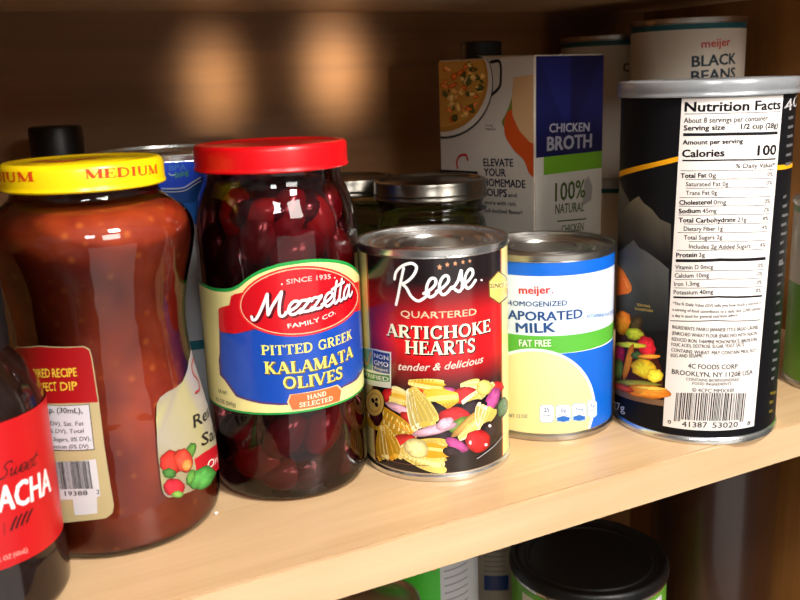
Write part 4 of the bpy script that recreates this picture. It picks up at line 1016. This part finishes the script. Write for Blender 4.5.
# ================================================================== BEAN CANS (stacked) AND GREEN CAN
def plaincan(c, r, h, label, art=None, mat=None, lidmat=None, group=None, base=(206, 196, 182), band=(16, 84, 92)):
    t = thing('food_can', label, 'can', c, group)
    rb = metal_can(t, r, h, M_STEEL_D)
    sf = Cyl(c, rb); a = Art(sf)
    a.grid(-pi*rb, pi*rb, 4.2, h-4, 100, 1, lambda u, v: base)
    a.layer = 1
    if band: a.grid(-pi*rb, pi*rb, h-7.5, h-4, 100, 1, lambda u, v: band)
    a.layer = 2
    if art: art(a, sf)
    a.build('label', M_PAPER, t); return t
def beans_art(a, sf):
    a.text('meijer', 701.6, 48, 730, 45.4, 8.6, (200, 56, 40), bold=.03)
    a.text('BLACK', 692, 67, 735, 63.6, 11.4, (30, 52, 66), bold=.04); a.text('BEANS', 691.4, 82, 734.6, 78, 11.4, (30, 52, 66), bold=.04)
HB = 111.2
plaincan((477, 170, 0), 38.9, HB, 'bottom can of the right hand stack under the black beans')
plaincan((477, 170, HB), 38.9, HB, 'white can of black beans with a teal top band, stacked highest at right', beans_art)
plaincan((478, 250.6, 0), 38.9, 108, 'lower can of the stack in the back corner behind the black beans')
def beans2_art(a, sf): a.text('C', 623.6, 72, 629, 71.4, 9, (40, 50, 60), bold=.03)
plaincan((478, 250.6, 108), 38.9, 108, 'shadowed white can with teal band between the carton and the black beans', beans2_art)
def green_art(a, sf):
    v1 = sf.hit(792, 281)[1]; v2 = sf.hit(795, 210)[1]
    a.grid(-pi*sf.r, pi*sf.r, 4.2, v1, 90, 1, lambda u, v: (92, 148, 34))
    a.grid(-pi*sf.r, pi*sf.r, v2, 113-4, 90, 1, lambda u, v: (80, 140, 34))
plaincan((485.5, 31.5, 0), 38.9, 113, 'green and white can mostly hidden at the right of the black canister', green_art, base=(208, 196, 176), band=None)

# ================================================================== LOWER SHELF
def coffee():
    c = (353.9, 117.2, ZL); r = 51.6; h = -121.7-ZL
    t = thing('food_can', 'wide can with a black plastic lid and green label on the lower shelf', 'can', c)
    lathe('can_body', [(r-1.2, 3), (r-1, 3.4), (r-1, h-9), (r-1.2, h-8)], M_STEEL_D, t)
    lathe('bottom_rim', [(0, 2), (r-6, 2), (r-3, .4), (r-1, 0), (r, .4), (r, 3), (r-1, 3.8)], M_STEEL_D, t)
    lathe('top_rim', [(r-1, h-9.6), (r, h-9), (r+.3, h-7), (r, h-6), (r-1, h-5.8)], M_STEEL, t)
    lathe('plastic_lid', [(r-.6, h-6.6), (r+.7, h-6.5), (r+.9, h-5.4), (r+.6, h-2), (r, h-.7), (r-1.2, h), (r-3, h-.2), (r-4.2, h-1.6), (r-6.5, h-2.2), (r-9, h-2.2), (r-10, h-1.4), (r-12, h-1.4), (r-13, h-2.4), (r-30, h-2.4), (0, h-2.4)], M_BLACK, t)
    sf = Cyl(c, r-.9); a = Art(sf)
    a.grid(-pi*r, pi*r, 4, h-10, 120, 1, lambda u, v: (96, 156, 44)); a.layer = 1
    vt = h-14
    a.polyuv([(-48, 30), (-30, 30), (-30, vt), (-48, vt)], (206, 200, 176)); a.polyuv([(-22, 30), (18, 30), (18, vt-3), (-22, vt-3)], (214, 212, 204)); a.polyuv([(36, 30), (58, 30), (58, vt+1), (36, vt+1)], (214, 206, 214))
    a.build('label', M_PAPER, t)
coffee()
smalljar((191.7, 103.4, ZL), 25, -95.4-ZL, 'steel lidded jar of green pickles at the front of the lower shelf', None, M_STEEL)
def lowcans():
    def art1(a, sf):
        e = sf.hit(440.5, 590)[0]; h = 196
        a.polyuv([(-60, 4.4), (e, 4.4), (e, h-4.4), (-60, h-4.4)], (56, 160, 36)); 
        a.layer = 3
        v = sf.hit(430, 569)[1]; a.polyuv([(-50, v-1), (e-3, v-1), (e-3, v+14), (-50, v+14)], (200, 50, 30))
        for k in range(24):
            y = 168-k*5.2; a.polyuv([(e+2.5, y), (e+22, y), (e+22, y+1.1), (e+2.5, y+1.1)], (120, 120, 126))
    plaincan((258.5, 172, ZL), 37.5, 196, 'green label can with grey small print behind the pickle jar, lower shelf', art1, base=(168, 168, 170), band=None)
    def art2(a, sf):
        p = sf.hit(484, 575); q = sf.hit(506, 590)
        a.polyuv([(p[0], q[1]), (q[0]+2, q[1]), (q[0]+2, p[1]), (p[0], p[1])], (22, 60, 130)); a.layer = 3
        for k in range(5):
            y = p[1]+3+k*4; a.polyuv([(p[0], y), (q[0], y), (q[0], y+1.1), (p[0], y+1.1)], (130, 130, 134))
    plaincan((347, 222, ZL), 38.9, 196, 'pale can with a blue block on its label behind the black lidded can', art2, base=(172, 164, 152), band=None)
    t = thing('plastic_jug', 'big dark brown container with rounded shoulders at the lower right', 'jug', (480.6, 130, ZL))
    m = glass('brown_translucent', (96, 52, 26), .12, 1.0)
    lathe('jug_body', rounded([(0, 3), (34, 2), (40, .4), (43.4, 4), (43.8, 12), (43.8, 190), (43.2, 203), (40.5, 212), (34, 219), (26, 223), (22, 226), (21, 232)], 5), M_JUG, t, 128, 60)
    lathe('jug_cap', [(21.4, 226), (23.4, 226.4), (23.4, 236), (22.6, 237.4), (0, 237.8)], M_BLACK, t, 64)
M_JUG = pmat('dark_brown_plastic', (46, 24, 12), .28, 0, .5, coat=.25, var=.12, bscale=20)
lowcans()
# a crumb on the shelf
cb = bmesh.new(); bmesh.ops.create_icosphere(cb, subdivisions=2, radius=.0011)
for v in cb.verts: v.co *= random.uniform(.7, 1.15); v.co.z *= .6
me = bpy.data.meshes.new('crumb'); cb.to_mesh(me); cb.free()
d = ray(216, 513); tt = (.5-CAM.z)/d.z; q = CAM+d*tt
o = link('crumb', me, pmat('crumb_white', (226, 222, 210), .6), None, (q.x, q.y, .6)); tag(o, 'tiny white crumb on the shelf between the salsa and olive jars', 'crumb')

# ================================================================== LIGHT
def look(o, tgt):
    o.rotation_euler = (Vector(tgt)*MM-o.location).to_track_quat('-Z', 'Y').to_euler()
def area(name, loc, tgt, size, power, col=(1, 1, 1), sy=None):
    l = bpy.data.lights.new(name, 'AREA'); l.energy = power; l.color = col; l.size = size*MM
    if sy: l.shape = 'RECTANGLE'; l.size_y = sy*MM
    o = bpy.data.objects.new(name, l); COL.objects.link(o); o.location = Vector(loc)*MM; look(o, tgt); return o
area('ceiling_light', (330, -590, 800), (260, 60, 20), 150, 13.5, (1, .97, .93))
area('front_fill', (420, -1300, 720), (250, 100, 100), 450, 12, (1, .95, .88))  # added front fill that lifts the carton and rear row
area('low_fill', (250, -520, -230), (330, 120, -180), 650, 1.3, (1, .95, .88))  # weak fill added to brighten the lower shelf
area('camera_fill', (-30, -470, 430), (200, 150, 90), 110, 1.3, (1, .98, .95))  # added fill beside the camera, lifts the carton and blue can
# unseen spots added to put two soft glows on the back panel
for (px, py), pw, sx, tx in (((214, 76), 210, .5, 120), ((335, 62), 250, .62, 345)):
    d = ray(px, py); tt = (WBACK-CAM.y)/d.y; P = CAM+d*tt
    for dz, deg, k in ((-26, 2.6, .2), (-12, 2.4, .28), (2, 2.2, .3), (14, 2.6, .25), (-4, 4.6, .16)):
        l = bpy.data.lights.new('wall_glow_spot', 'SPOT'); l.energy = pw*k; l.color = (1, .82, .55); l.spot_size = math.radians(deg*sx*1.5); l.spot_blend = 1; l.shadow_soft_size = .018
        o = bpy.data.objects.new('wall_glow_spot', l); COL.objects.link(o); o.location = Vector((tx, -900, 214))*MM; look(o, P+Vector((0, 0, dz)))
w = bpy.data.worlds.new('room'); scene.world = w; w.use_nodes = True
nt = w.node_tree; bg = nt.nodes['Background']
tc = nt.nodes.new('ShaderNodeTexCoord'); nz = nt.nodes.new('ShaderNodeTexNoise'); nz.inputs['Scale'].default_value = 2.2; nz.inputs['Detail'].default_value = 2
rp = nt.nodes.new('ShaderNodeValToRGB'); rp.color_ramp.elements[0].position = .42; rp.color_ramp.elements[1].position = .66
rp.color_ramp.elements[0].color = (.22, .2, .18, 1); rp.color_ramp.elements[1].color = (1, .96, .9, 1)
nt.links.new(tc.outputs['Generated'], nz.inputs['Vector']); nt.links.new(nz.outputs['Fac'], rp.inputs['Fac']); nt.links.new(rp.outputs['Color'], bg.inputs['Color'])
bg.inputs['Strength'].default_value = .36

# ================================================================== CAMERA
cd = bpy.data.cameras.new('camera'); cam = bpy.data.objects.new('camera', cd); COL.objects.link(cam)
cd.sensor_fit = 'HORIZONTAL'; cd.sensor_width = 36; cd.lens = F_PX*36/800; cd.clip_start = .01; cd.clip_end = 50
R = Matrix((_rt, _up, -_fw)).transposed().to_4x4()
cam.matrix_world = Matrix.Translation(CAM*MM) @ R
cd.dof.use_dof = True; cd.dof.focus_distance = .455; cd.dof.aperture_fstop = 16
scene.camera = cam
scene.view_settings.view_transform = 'Standard'; scene.view_settings.look = 'None'; scene.view_settings.exposure = 0
scene.cycles.use_denoising = True
scene.cycles.max_bounces = 10; scene.cycles.transparent_max_bounces = 16
